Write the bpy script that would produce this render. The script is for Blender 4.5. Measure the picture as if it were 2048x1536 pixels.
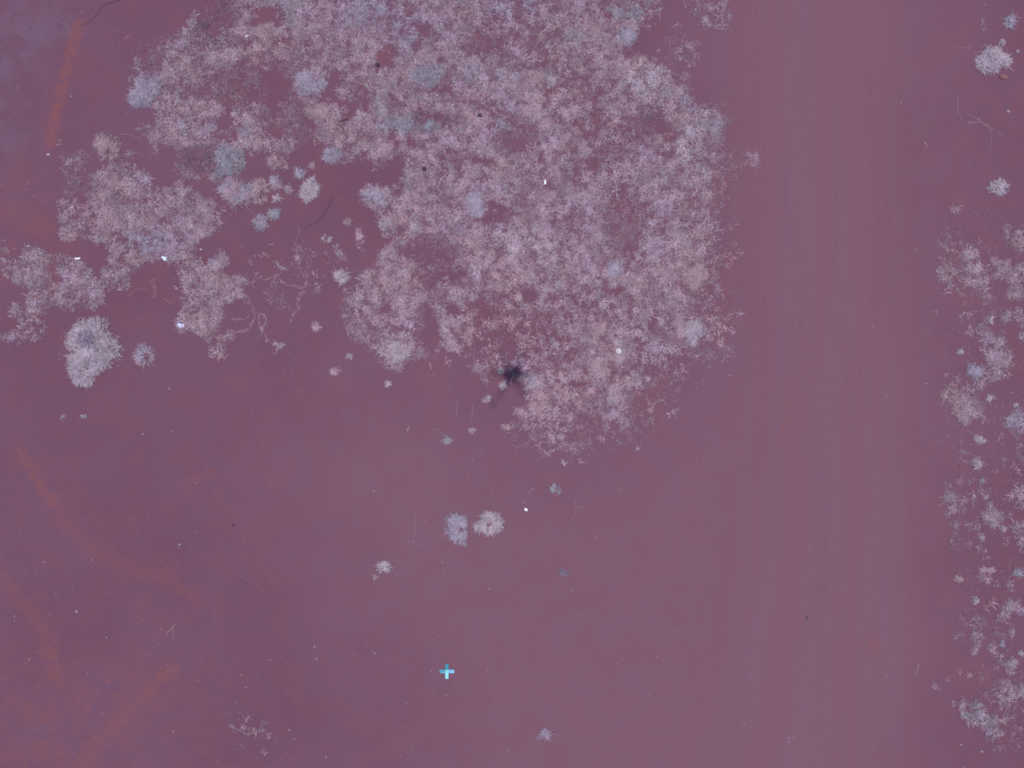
import bpy, bmesh, math, random
import numpy as np
from mathutils import Vector, Matrix

# ------------------------------------------------------------------ clear
for o in list(bpy.data.objects):
    bpy.data.objects.remove(o)
SC = bpy.context.scene
COL = SC.collection

# ------------------------------------------------------------------ camera, sky, sun, exposure
S = 0.011                       # metres of ground per photograph pixel (2048 px wide)
ALT = 20.0                      # flying height
cam_data = bpy.data.cameras.new("survey_camera")
cam = bpy.data.objects.new("survey_camera", cam_data)
COL.objects.link(cam)
cam.location = (0, 0, ALT)
cam.rotation_euler = (0, 0, 0)
cam_data.sensor_width = 36.0
cam_data.lens = 36.0 * ALT / (2048 * S)
cam_data.clip_start = 0.05
cam_data.clip_end = 6000
SC.camera = cam

SUN_TILT = math.radians(0.62)   # sun almost at the zenith: the aircraft's shadow falls near the picture's centre
SUN_DIR = Vector((-0.0005, -math.sin(SUN_TILT), math.cos(SUN_TILT))).normalized()   # towards the sun
world = bpy.data.worlds.new("World")
SC.world = world
world.use_nodes = True
wn = world.node_tree
wn.nodes.clear()
sky = wn.nodes.new("ShaderNodeTexSky")
sky.sky_type = 'NISHITA'
sky.sun_disc = False
sky.sun_elevation = math.radians(90) - SUN_TILT
sky.sun_rotation = math.radians(180)
bg = wn.nodes.new("ShaderNodeBackground")
bg.inputs[1].default_value = 0.125
wo = wn.nodes.new("ShaderNodeOutputWorld")
wn.links.new(sky.outputs[0], bg.inputs[0])
wn.links.new(bg.outputs[0], wo.inputs[0])

sun_data = bpy.data.lights.new("sun", 'SUN')
sun_data.energy = 3.3
sun_data.angle = math.radians(0.55)
sun_data.color = (1.0, 0.96, 0.91)
sun = bpy.data.objects.new("sun", sun_data)
COL.objects.link(sun)
sun.location = SUN_DIR * 60
sun.rotation_euler = (-SUN_DIR).to_track_quat('-Z', 'Y').to_euler()

SC.view_settings.view_transform = 'Standard'
SC.view_settings.look = 'None'
SC.view_settings.gamma = 1.0
SC.view_settings.use_curve_mapping = False
SC.view_settings.exposure = 0.0
SC.cycles.filter_width = 1.9          # the small survey camera is a little soft

# ------------------------------------------------------------------ helpers
def px(u, v):
    return ((np.asarray(u, float) - 1024.0) * S, (768.0 - np.asarray(v, float)) * S)

_tab = {}
def vnoise(x, y, seed=0):
    if seed not in _tab:
        _tab[seed] = np.random.default_rng(1000 + seed).random((256, 256))
    T = _tab[seed]
    x = np.asarray(x, float); y = np.asarray(y, float)
    xi = np.floor(x).astype(int); yi = np.floor(y).astype(int)
    fx = x - xi; fy = y - yi
    fx = fx * fx * (3 - 2 * fx); fy = fy * fy * (3 - 2 * fy)
    a = T[xi & 255, yi & 255]; b = T[(xi + 1) & 255, yi & 255]
    c = T[xi & 255, (yi + 1) & 255]; d = T[(xi + 1) & 255, (yi + 1) & 255]
    return (a * (1 - fx) + b * fx) * (1 - fy) + (c * (1 - fx) + d * fx) * fy

def fbm(x, y, seed=0, octv=4, gain=0.5):
    s = 0; w = 0; a = 1.0
    for k in range(octv):
        s = s + a * vnoise(x * 2 ** k + 17.3 * k, y * 2 ** k + 5.1 * k, seed + k)
        w += a; a *= gain
    return s / w

def sstep(a, b, x):
    t = np.clip((x - a) / (b - a), 0, 1)
    return t * t * (3 - 2 * t)

def in_poly(P, U, V):
    inside = np.zeros(U.shape, bool)
    n = len(P)
    for i in range(n):
        x1, y1 = P[i]; x2, y2 = P[(i + 1) % n]
        if y1 == y2: continue
        c = ((y1 > V) != (y2 > V)) & (U < (x2 - x1) * (V - y1) / (y2 - y1) + x1)
        inside ^= c
    return inside

def seg_dist(P, U, V):
    d = np.full(U.shape, 1e9)
    for (x1, y1), (x2, y2) in zip(P[:-1], P[1:]):
        dx, dy = x2 - x1, y2 - y1
        t = np.clip(((U - x1) * dx + (V - y1) * dy) / (dx * dx + dy * dy + 1e-9), 0, 1)
        d = np.minimum(d, np.hypot(U - x1 - t * dx, V - y1 - t * dy))
    return d

def T(x0, y0, k, pts):          # traced points of an enlarged view -> photograph pixels
    return [(x0 + a * k, y0 + b * k) for a, b in pts]

def road_shift(u, v):           # the track leans to the lower left further down
    d = np.clip(np.asarray(v, float) - 850, 0, None)
    return 0.00022 * d * d * np.clip((1760 - np.asarray(u, float)) / 300, 0, 1.2)

def road_mask(u, v):
    uu = u + road_shift(u, v)
    w = 110 * (fbm(u / 200, v / 260, 71) - 0.5)
    return sstep(1310, 1570, uu + w) * (1 - sstep(1720, 1950, uu + w))

def ground_z(u, v):             # metres, gentle relief of the bare soil
    u = np.asarray(u, float); v = np.asarray(v, float)
    z = 0.05 * (fbm(u / 400, v / 400, 11, 3) - 0.5) + 0.010 * (fbm(u / 28, v / 28, 15, 3) - 0.5)
    uu = u + road_shift(u, v)
    r = road_mask(u, v)
    z = z - r * 0.008 * (np.exp(-((uu - 1600) / 22) ** 2) + np.exp(-((uu - 1745) / 22) ** 2))
    z = z + r * 0.006 * (fbm(uu / 9, v / 500, 19, 2) - 0.5)
    return z

def tag(o, label=None, cat=None, group=None, kind=None):
    if label: o["label"] = label
    if cat: o["category"] = cat
    if group: o["group"] = group
    if kind: o["kind"] = kind
    return o

def link(name, mesh, mat=None, parent=None):
    o = bpy.data.objects.new(name, mesh)
    COL.objects.link(o)
    if mat is not None and mesh is not None and not mesh.materials:
        mesh.materials.append(mat)
    if parent is not None:
        o.parent = parent
    return o

def empty(name, loc, rz=0.0):
    o = bpy.data.objects.new(name, None)
    o.empty_display_size = 0.1
    COL.objects.link(o)
    o.location = loc; o.rotation_euler = (0, 0, rz)
    return o

def bm_obj(name, bm, mat, parent=None, loc=None, smooth=False):
    me = bpy.data.meshes.new(name)
    bm.normal_update()
    bm.to_mesh(me); bm.free()
    if smooth:
        me.polygons.foreach_set("use_smooth", [True] * len(me.polygons))
    o = link(name, me, mat, parent)
    if loc is not None: o.location = loc
    return o

def add_box(bm, c, d, rot=0.0, bev=0.0):
    r = bmesh.ops.create_cube(bm, size=1.0)
    vs = r['verts']
    bmesh.ops.scale(bm, verts=vs, vec=d)
    if bev > 0:
        es = list({e for v in vs for e in v.link_edges})
        rb = bmesh.ops.bevel(bm, geom=es, offset=bev, segments=2, affect='EDGES', profile=0.6)
        vs = list({v for f in rb['faces'] for v in f.verts} | {v for v in vs if v.is_valid})
    if rot: bmesh.ops.rotate(bm, verts=vs, cent=(0, 0, 0), matrix=Matrix.Rotation(rot, 3, 'Z'))
    bmesh.ops.translate(bm, verts=vs, vec=c)
    return vs

def add_tube(bm, pts, r0, r1=None, n=6):
    r1 = r0 if r1 is None else r1
    rings = []
    m = len(pts)
    for i, p in enumerate(pts):
        p = Vector(p)
        t = (Vector(pts[min(i + 1, m - 1)]) - Vector(pts[max(i - 1, 0)]))
        t = t.normalized() if t.length > 1e-9 else Vector((0, 0, 1))
        a = t.cross(Vector((0, 0, 1)))
        if a.length < 1e-3: a = Vector((1, 0, 0))
        a.normalize(); b = t.cross(a)
        r = r0 + (r1 - r0) * i / max(1, m - 1)
        rings.append([bm.verts.new(p + a * math.cos(2 * math.pi * k / n) * r + b * math.sin(2 * math.pi * k / n) * r) for k in range(n)])
    for A, B in zip(rings[:-1], rings[1:]):
        for k in range(n):
            bm.faces.new((A[k], A[(k + 1) % n], B[(k + 1) % n], B[k]))
    bm.faces.new(rings[0][::-1]); bm.faces.new(rings[-1])

def add_lathe(bm, prof, n=20, cap=True):
    rings = []
    for r, z in prof:
        rings.append([bm.verts.new((r * math.cos(2 * math.pi * k / n), r * math.sin(2 * math.pi * k / n), z)) for k in range(n)])
    for A, B in zip(rings[:-1], rings[1:]):
        for k in range(n):
            bm.faces.new((A[k], A[(k + 1) % n], B[(k + 1) % n], B[k]))
    if cap:
        bm.faces.new(rings[0][::-1]); bm.faces.new(rings[-1])

# ------------------------------------------------------------------ materials
class NT:
    def __init__(s, name):
        s.m = bpy.data.materials.new(name); s.m.use_nodes = True
        s.t = s.m.node_tree; s.t.nodes.clear()
        s.out = s.n("ShaderNodeOutputMaterial")
    def n(s, kind, **kw):
        q = s.t.nodes.new(kind)
        for k, v in kw.items(): setattr(q, k, v)
        return q
    def l(s, a, b): s.t.links.new(a, b)
    def val(s, sock, x):
        if hasattr(x, 'is_linked') or hasattr(x, 'links'): s.l(x, sock)
        else: sock.default_value = x
    def math(s, op, a, b=0.0, clamp=False):
        q = s.n("ShaderNodeMath", operation=op); q.use_clamp = clamp
        s.val(q.inputs[0], a); s.val(q.inputs[1], b)
        return q.outputs[0]
    def mix(s, f, a, b, mode='MIX'):
        q = s.n("ShaderNodeMix", data_type='RGBA', blend_type=mode)
        s.val(q.inputs[0], f)
        for k, x in ((6, a), (7, b)):
            if isinstance(x, tuple): q.inputs[k].default_value = (*x, 1.0)
            else: s.l(x, q.inputs[k])
        return q.outputs[2]
    def noise(s, vec, scale, detail=4, rough=0.55):
        q = s.n("ShaderNodeTexNoise"); q.inputs['Scale'].default_value = scale
        q.inputs['Detail'].default_value = detail; q.inputs['Roughness'].default_value = rough
        s.l(vec, q.inputs['Vector'])
        return q.outputs[0]
    def ramp(s, x, a, b, lo=0.0, hi=1.0):
        q = s.n("ShaderNodeMapRange", interpolation_type='SMOOTHSTEP')
        s.l(x, q.inputs[0])
        q.inputs[1].default_value = a; q.inputs[2].default_value = b
        q.inputs[3].default_value = lo; q.inputs[4].default_value = hi
        return q.outputs[0]
    def finish(s, col, rough=0.9, spec=0.1, bump=None, bstr=0.3, bdist=0.01, metal=0.0):
        p = s.n("ShaderNodeBsdfPrincipled")
        if isinstance(col, tuple): p.inputs['Base Color'].default_value = (*col, 1)
        else: s.l(col, p.inputs['Base Color'])
        s.val(p.inputs['Roughness'], rough)
        p.inputs['Specular IOR Level'].default_value = spec
        p.inputs['Metallic'].default_value = metal
        if bump is not None:
            b = s.n("ShaderNodeBump"); b.inputs['Strength'].default_value = bstr
            b.inputs['Distance'].default_value = bdist
            s.l(bump, b.inputs['Height']); s.l(b.outputs[0], p.inputs['Normal'])
        s.l(p.outputs[0], s.out.inputs[0])
        return s.m

def soil_material():
    t = NT("red_soil")
    pos = t.n("ShaderNodeNewGeometry").outputs['Position']
    def attr(nm):
        a = t.n("ShaderNodeAttribute"); a.attribute_name = nm; a.attribute_type = 'GEOMETRY'
        return a.outputs['Fac']
    road, pale, ochre, grey = attr("road"), attr("pale"), attr("ochre"), attr("grey")
    shift = attr("lean")
    sx = t.n("ShaderNodeSeparateXYZ"); t.l(pos, sx.inputs[0])
    wob = t.math('MULTIPLY', t.math('SUBTRACT', t.noise(pos, 0.22, 3), 0.5), 0.9)
    xs = t.math('ADD', t.math('ADD', sx.outputs[0], shift), wob)
    cx = t.n("ShaderNodeCombineXYZ"); t.l(xs, cx.inputs[0]); t.l(t.math('MULTIPLY', sx.outputs[1], 0.035), cx.inputs[1])
    streak = t.noise(cx.outputs[0], 1.9, 4, 0.5)
    streak2 = t.noise(cx.outputs[0], 4.5, 2, 0.5)
    big = t.noise(pos, 0.32, 4, 0.55)
    mid = t.noise(pos, 1.6, 6, 0.65)
    fine = t.noise(pos, 24.0, 5, 0.7)
    grit = t.noise(pos, 85.0, 2, 0.6)
    A = (0.130, 0.0578, 0.0925)        # maroon soil
    B = (0.138, 0.0650, 0.1040)        # purple-grey dust
    base = t.mix(t.ramp(big, 0.36, 0.64), A, B)
    base = t.mix(t.ramp(mid, 0.44, 0.66, 0, 0.55), base, (0.143, 0.0610, 0.0880))
    # packed, driven-over dust, widened to paint the hot spot's brightness into the soil colour
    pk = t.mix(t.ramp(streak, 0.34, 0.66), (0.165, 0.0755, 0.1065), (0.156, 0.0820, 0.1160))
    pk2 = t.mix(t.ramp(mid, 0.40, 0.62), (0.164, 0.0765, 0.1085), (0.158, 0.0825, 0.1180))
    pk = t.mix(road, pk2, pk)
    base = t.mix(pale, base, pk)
    st = t.math('MULTIPLY', road, t.ramp(streak2, 0.50, 0.80, 0, 0.16))
    base = t.mix(st, base, (0.108, 0.0560, 0.0860))
    # stony grey-violet crust
    gm = t.math('MULTIPLY', grey, t.ramp(mid, 0.38, 0.58, 0.15, 1.0))
    base = t.mix(gm, base, (0.136, 0.0775, 0.1200))
    gr2 = t.math('MULTIPLY', grey, t.ramp(t.noise(pos, 4.5, 4, 0.7), 0.56, 0.70, 0, 0.7))
    base = t.mix(gr2, base, (0.100, 0.0480, 0.0800))
    # loose ochre earth turned up by tyres and digging
    om = t.math('MULTIPLY', ochre, t.ramp(t.noise(pos, 5.0, 6, 0.75), 0.32, 0.58), True)
    base = t.mix(om, base, (0.190, 0.0690, 0.0770))
    # grain
    f1 = t.ramp(fine, 0.30, 0.72, 0.945, 1.055)
    f2 = t.ramp(grit, 0.25, 0.75, 0.97, 1.03)
    g = t.math('MULTIPLY', f1, f2)
    v = t.n("ShaderNodeVectorMath", operation='SCALE'); t.l(base, v.inputs[0]); t.l(g, v.inputs['Scale'])
    h = t.math('ADD', t.math('MULTIPLY', fine, 0.7), t.math('MULTIPLY', grit, 0.3))
    return t.finish(v.outputs[0], 0.95, 0.05, h, 0.25, 0.010)

def leaf_material():
    t = NT("dry_grass_blades")
    a = t.n("ShaderNodeAttribute"); a.attribute_name = "Col"; a.attribute_type = 'GEOMETRY'
    pos = t.n("ShaderNodeNewGeometry").outputs['Position']
    k = t.ramp(t.noise(pos, 40, 3), 0.3, 0.7, 0.88, 1.1)
    v = t.n("ShaderNodeVectorMath", operation='SCALE'); t.l(a.outputs['Color'], v.inputs[0]); t.l(k, v.inputs['Scale'])
    return t.finish(v.outputs[0], 0.75, 0.12)

def simple(name, c1, c2, scale=20, rough=0.8, spec=0.2, bstr=0.2, metal=0.0):
    t = NT(name)
    co = t.n("ShaderNodeTexCoord").outputs['Object']
    n = t.noise(co, scale, 5, 0.6)
    c = t.mix(t.ramp(n, 0.35, 0.65), c1, c2)
    return t.finish(c, rough, spec, n, bstr, 0.004, metal)

M_SOIL = soil_material()
M_LEAF = leaf_material()
M_PEBBLE = simple("pale_stone", (0.22, 0.165, 0.21), (0.32, 0.26, 0.31), 60)
M_DARKSTONE = simple("dark_stone", (0.050, 0.042, 0.070), (0.085, 0.066, 0.105), 40, 0.85)
M_REDSTONE = simple("red_stone", (0.165, 0.072, 0.082), (0.205, 0.095, 0.105), 18, 0.85)
M_TWIG = simple("dark_twig_bark", (0.055, 0.030, 0.046), (0.095, 0.052, 0.074), 30, 0.9)
M_STEM = simple("dry_stem", (0.26, 0.165, 0.215), (0.34, 0.24, 0.29), 25, 0.8)
M_PLAST = simple("pale_blue_plastic", (0.50, 0.56, 0.86), (0.66, 0.62, 0.84), 30, 0.35, 0.5)
M_WHITE = simple("white_plastic", (0.78, 0.78, 0.88), (0.88, 0.86, 0.92), 30, 0.4, 0.5)
M_DULL = simple("dusty_plastic", (0.46, 0.42, 0.50), (0.58, 0.54, 0.62), 30, 0.6, 0.3)
M_TIN = simple("tinned_metal", (0.34, 0.29, 0.34), (0.50, 0.44, 0.48), 40, 0.55, 0.3, 0.1, 0.0)
M_FOIL = simple("silver_foil", (0.62, 0.68, 0.80), (0.80, 0.82, 0.92), 40, 0.35, 0.5, 0.3, 0.35)
M_BLACK = simple("black_plastic", (0.02, 0.02, 0.022), (0.03, 0.03, 0.032), 30, 0.5)
M_GREYP = simple("grey_shell", (0.35, 0.35, 0.36), (0.40, 0.40, 0.41), 30, 0.5)
M_GLASS = simple("lens_glass", (0.01, 0.01, 0.02), (0.02, 0.02, 0.03), 10, 0.08, 0.5)
M_TEAL = simple("teal_paint", (0.018, 0.19, 0.28), (0.035, 0.25, 0.36), 22, 0.6)
M_SKYB = simple("sky_blue_paint", (0.11, 0.38, 0.60), (0.24, 0.42, 0.66), 22, 0.6)
M_CYAN = simple("pale_cyan_paint", (0.16, 0.56, 0.58), (0.28, 0.64, 0.70), 22, 0.6)

# ------------------------------------------------------------------ ground and track
OCHRE_LINES = [   # (points, half width, strength)
    ([(158, 52), (140, 110), (120, 190), (100, 285)], 13, 0.95),
    ([(40, 905), (75, 960), (98, 1000)], 13, 0.85),
    ([(98, 1000), (150, 1070), (210, 1115), (330, 1160)], 18, 0.42),
    ([(335, 1145), (365, 1180), (400, 1205)], 9, 0.55),
    ([(0, 1155), (35, 1200), (75, 1240), (112, 1300)], 14, 0.5),
    ([(145, 955), (170, 1000), (190, 1040)], 7, 0.35),
    ([(345, 1335), (300, 1385), (240, 1440), (180, 1500), (150, 1545)], 16, 0.75),
    ([(100, 1300), (112, 1360)], 18, 0.75),
    ([(160, 1375), (165, 1435)], 12, 0.6),
    ([(0, 1515), (60, 1500), (120, 1510)], 20, 0.5),
    ([(330, 1390), (250, 1420), (270, 1450)], 22, 0.45),
    ([(20, 1395), (50, 1410)], 16, 0.5),
    ([(370, 965), (420, 945)], 10, 0.6), ([(415, 950), (340, 1010)], 12, 0.25),
    ([(1030, 1360), (960, 1400), (860, 1450), (760, 1510)], 16, 0.30),
    ([(1582, 760), (1576, 820), (1562, 880)], 8, 0.45),
    ([(1745, 1272), (1750, 1300)], 13, 0.65), ([(1740, 1290), (1690, 1285)], 12, 0.3),
    ([(1885, 1320), (1915, 1345), (1960, 1360)], 22, 0.4),
    ([(1460, 515), (1450, 590)], 12, 0.4), ([(1560, 290), (1665, 390)], 10, 0.18),
    ([(100, 520), (108, 560), (122, 580)], 12, 0.75),
    ([(20, 420), (90, 460)], 26, 0.55), ([(40, 330), (10, 420)], 22, 0.3),
    ([(1120, 235), (1180, 300), (1240, 420), (1280, 520)], 60, 0.16),
    ([(960, 620), (1080, 650), (1140, 760)], 60, 0.16), ([(760, 105), (760, 120)], 22, 0.5),
    ([(500, 1060), (640, 1005), (690, 1000)], 22, 0.22),
]
PALE_HOTSPOT = [(1420, -400), (1880, -400), (1880, 900), (1850, 1200), (1780, 1950), (900, 1950), (820, 1400), (640, 1120), (560, 900), (700, 770),
        (900, 770), (1010, 900), (1150, 940), (1320, 800), (1440, 620)]  # driven-over ground plus a painted brightening of the centre, fading outward
GREY = [(-900, -700), (230, -700), (205, 0), (150, 50), (118, 150), (85, 260), (40, 330), (25, 420), (-900, 500)]

def soil_attrs(me, u, v):
    n1 = (fbm(u / 120, v / 120, 31, 3) - 0.5); n2 = (fbm(u / 120, v / 120, 35, 3) - 0.5)
    uw, vw = u + 120 * n1, v + 120 * n2
    def soft(P, w):
        ins = in_poly(P, uw, vw)
        d = seg_dist(P + [P[0]], uw, vw)
        return 0.5 + 0.5 * np.clip(np.where(ins, d, -d) / w, -1, 1)
    r = road_mask(u, v)
    p = np.maximum(r, 0.85 * soft(PALE_HOTSPOT, 170))  # real track, plus the hot spot painted in as paler soil
    g = soft(GREY, 45) * (0.35 + 0.65 * sstep(0.35, 0.6, fbm(u / 70, v / 70, 41, 3)))
    oc = np.zeros_like(u)
    for P, w, k in OCHRE_LINES:
        bb = (u > min(a for a, _ in P) - 4 * w) & (u < max(a for a, _ in P) + 4 * w) & (v > min(b for _, b in P) - 4 * w) & (v < max(b for _, b in P) + 4 * w)
        if bb.any():
            wa = 10 if v[bb].mean() < 500 else 34
            uu = u[bb] + wa * (fbm(u[bb] / 16, v[bb] / 16, 51, 4, 0.65) - 0.5); vv = v[bb] + wa * (fbm(u[bb] / 16, v[bb] / 16, 55, 4, 0.65) - 0.5)
            oc[bb] = np.maximum(oc[bb], k * (1 - sstep(0.35 * w, 1.5 * w, seg_dist(P, uu, vv))))
    bl = sstep(1180, 1420, v) * (1 - sstep(250, 560, u)) + sstep(280, 420, v) * (1 - sstep(480, 640, v)) * (1 - sstep(60, 140, u))
    oc = np.maximum(oc * 0.85, 0.42 * bl * sstep(0.46, 0.64, fbm(u / 26, v / 26, 65, 5, 0.65)))
    sc = 0.22 * sstep(0.58, 0.75, fbm(u / 40, v / 40, 61, 4)) * (1 - 0.7 * r)
    oc = np.clip(np.maximum(oc, sc), 0, 1)
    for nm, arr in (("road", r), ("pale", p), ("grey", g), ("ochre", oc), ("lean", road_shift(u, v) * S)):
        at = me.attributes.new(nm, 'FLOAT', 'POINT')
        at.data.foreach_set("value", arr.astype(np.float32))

def sheet(name, us, vs, zoff):
    U, V = np.meshgrid(us, vs, indexing='ij')
    u, v = U.ravel(), V.ravel()
    x, y = px(u, v)
    far = np.maximum(np.abs(u - 1024) / 1500, np.abs(v - 768) / 1200)
    z = ground_z(u, v) * (1 - sstep(1.5, 4, far)) + zoff(u, v)
    n, m = len(us), len(vs)
    me = bpy.data.meshes.new(name)
    idx = np.arange(n * m).reshape(n, m)
    f = np.stack([idx[:-1, :-1], idx[:-1, 1:], idx[1:, 1:], idx[1:, :-1]], -1).reshape(-1, 4)
    me.vertices.add(n * m); me.vertices.foreach_set("co", np.stack([x, y, z], 1).astype(np.float32).ravel())
    me.loops.add(f.size); me.loops.foreach_set("vertex_index", f.ravel().astype(np.int32))
    me.polygons.add(len(f)); me.polygons.foreach_set("loop_start", np.arange(0, f.size, 4, dtype=np.int32))
    me.polygons.foreach_set("use_smooth", np.ones(len(f), bool))
    me.update(calc_edges=True)
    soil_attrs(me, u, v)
    return link(name, me, M_SOIL)

far_steps = np.array([40, 60, 100, 200, 400, 900, 2000, 6000, 20000, 60000, 120000.])
us = np.concatenate([-200 - np.cumsum(far_steps)[::-1], np.arange(-200, 2249, 6), 2248 + np.cumsum(far_steps)])
vs = np.concatenate([-200 - np.cumsum(far_steps)[::-1], np.arange(-200, 1737, 6), 1736 + np.cumsum(far_steps)])
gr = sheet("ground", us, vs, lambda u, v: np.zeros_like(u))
tag(gr, "bare red purple soil with ochre scars spreading to every edge", "ground", kind="structure")
ru = np.linspace(0, 1, 84)
def road_sheet():
    vs2 = np.concatenate([-200 - np.cumsum(far_steps[:7])[::-1], np.arange(-200, 1737, 7), 1736 + np.cumsum(far_steps[:7])])
    me_us = []
    V = np.repeat(vs2[None, :], len(ru), 0)
    U0 = 1430 + (1915 - 1430) * np.repeat(ru[:, None], len(vs2), 1)
    Vc = np.clip(V, -400, 1900)
    U = U0.copy()
    for _ in range(4): U = U0 - road_shift(U, Vc)
    edge = np.minimum(ru, 1 - ru)[:, None] * np.ones_like(V)
    u, v = U.ravel(), V.ravel(); x, y = px(u, v)
    far = np.maximum(np.abs(u - 1024) / 1500, np.abs(v - 768) / 1200)
    z = ground_z(u, v) * (1 - sstep(1.5, 4, far)) + (-0.008 + 0.013 * sstep(0, 0.06, edge)).ravel()
    n, m = U.shape
    me = bpy.data.meshes.new("dirt_road")
    idx = np.arange(n * m).reshape(n, m)
    f = np.stack([idx[:-1, :-1], idx[:-1, 1:], idx[1:, 1:], idx[1:, :-1]], -1).reshape(-1, 4)
    me.from_pydata(np.stack([x, y, z], 1).tolist(), [], f.tolist())
    me.polygons.foreach_set("use_smooth", np.ones(len(f), bool))
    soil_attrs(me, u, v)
    # faces up
    me.flip_normals() if me.polygons[0].normal.z < 0 else None
    return link("dirt_road", me, M_SOIL)
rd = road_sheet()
tag(rd, "pale streaked dirt track running from top to bottom right of the grass", "track", kind="structure")
if gr.data.polygons[0].normal.z < 0: gr.data.flip_normals()

# ------------------------------------------------------------------ blades
TONES = {  # blade colours (base albedo)
    'lilac': ((0.325, 0.228, 0.306), (0.402, 0.288, 0.366)),
    'pink':  ((0.338, 0.226, 0.286), (0.405, 0.282, 0.332)),
    'blue':  ((0.305, 0.256, 0.348), (0.370, 0.312, 0.405)),
    'green': ((0.265, 0.248, 0.315), (0.320, 0.296, 0.362)),
    'pale':  ((0.375, 0.300, 0.380), (0.460, 0.372, 0.448)),
    'faint': ((0.225, 0.145, 0.200), (0.295, 0.200, 0.262)),
    'dead':  ((0.140, 0.085, 0.132), (0.200, 0.130, 0.182)),
    'heart': ((0.185, 0.155, 0.240), (0.235, 0.195, 0.285)),
}
def tone_cols(rng, tone, n):
    a, b = np.array(TONES[tone][0]), np.array(TONES[tone][1])
    t = rng.random((n, 1))
    return (a + (b - a) * t) * rng.uniform(0.86, 1.14, (n, 1)) * rng.uniform(0.97, 1.03, (n, 3))

def blade_mesh(name, bx, by, ang, ln, wd, ht, col, rng, origin=(0, 0, 0)):
    """bx, by photograph px of the foot; ln, wd, ht in px; col (n,3)"""
    n = len(bx)
    bend = rng.normal(0, 0.28, n)
    ca, sa = np.cos(ang), np.sin(ang)
    mu = bx + 0.5 * ln * ca - bend * ln * 0.5 * sa; mv = by + 0.5 * ln * sa + bend * ln * 0.5 * ca
    a2 = ang + 0.0
    tu = bx + ln * np.cos(a2); tv = by + ln * np.sin(a2)
    nu, nv = -sa * wd * 0.5, ca * wd * 0.5
    g = ground_z(bx, by)
    tw = rng.uniform(-0.5, 0.5, n) * wd * S
    z0 = g - 0.004; z1 = g + ht * S; z2 = g + ht * S * rng.uniform(0.25, 1.25, n) + 0.002
    P = np.zeros((n, 5, 3))
    def setp(k, uu, vv, z):
        x, y = px(uu, vv); P[:, k, 0] = x; P[:, k, 1] = y; P[:, k, 2] = z
    setp(0, bx - nu * 0.7, by - nv * 0.7, z0); setp(1, bx + nu * 0.7, by + nv * 0.7, z0)
    setp(2, mu + nu, mv + nv, z1 + tw); setp(3, mu - nu, mv - nv, z1 - tw); setp(4, tu, tv, z2)
    P -= np.array(origin)
    i = np.arange(n)[:, None] * 5
    loops = np.concatenate([i + np.array([[0, 1, 2, 3]]), i + np.array([[3, 2, 4]])], 1).ravel()
    starts = (np.arange(n)[:, None] * 7 + np.array([[0, 4]])).ravel()
    me = bpy.data.meshes.new(name)
    me.vertices.add(n * 5); me.vertices.foreach_set("co", P.astype(np.float32).ravel())
    me.loops.add(len(loops)); me.loops.foreach_set("vertex_index", loops.astype(np.int32))
    me.polygons.add(2 * n); me.polygons.foreach_set("loop_start", starts.astype(np.int32))
    me.polygons.foreach_set("use_smooth", np.ones(2 * n, bool))
    me.update(calc_edges=True)
    at = me.attributes.new("Col", 'FLOAT_COLOR', 'POINT')
    c = np.ones((n, 5, 4), np.float32); c[:, :, :3] = col[:, None, :]
    c[:, 4, :3] *= 1.06
    at.data.foreach_set("color", c.ravel())
    me.materials.append(M_LEAF)
    return me

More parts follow.
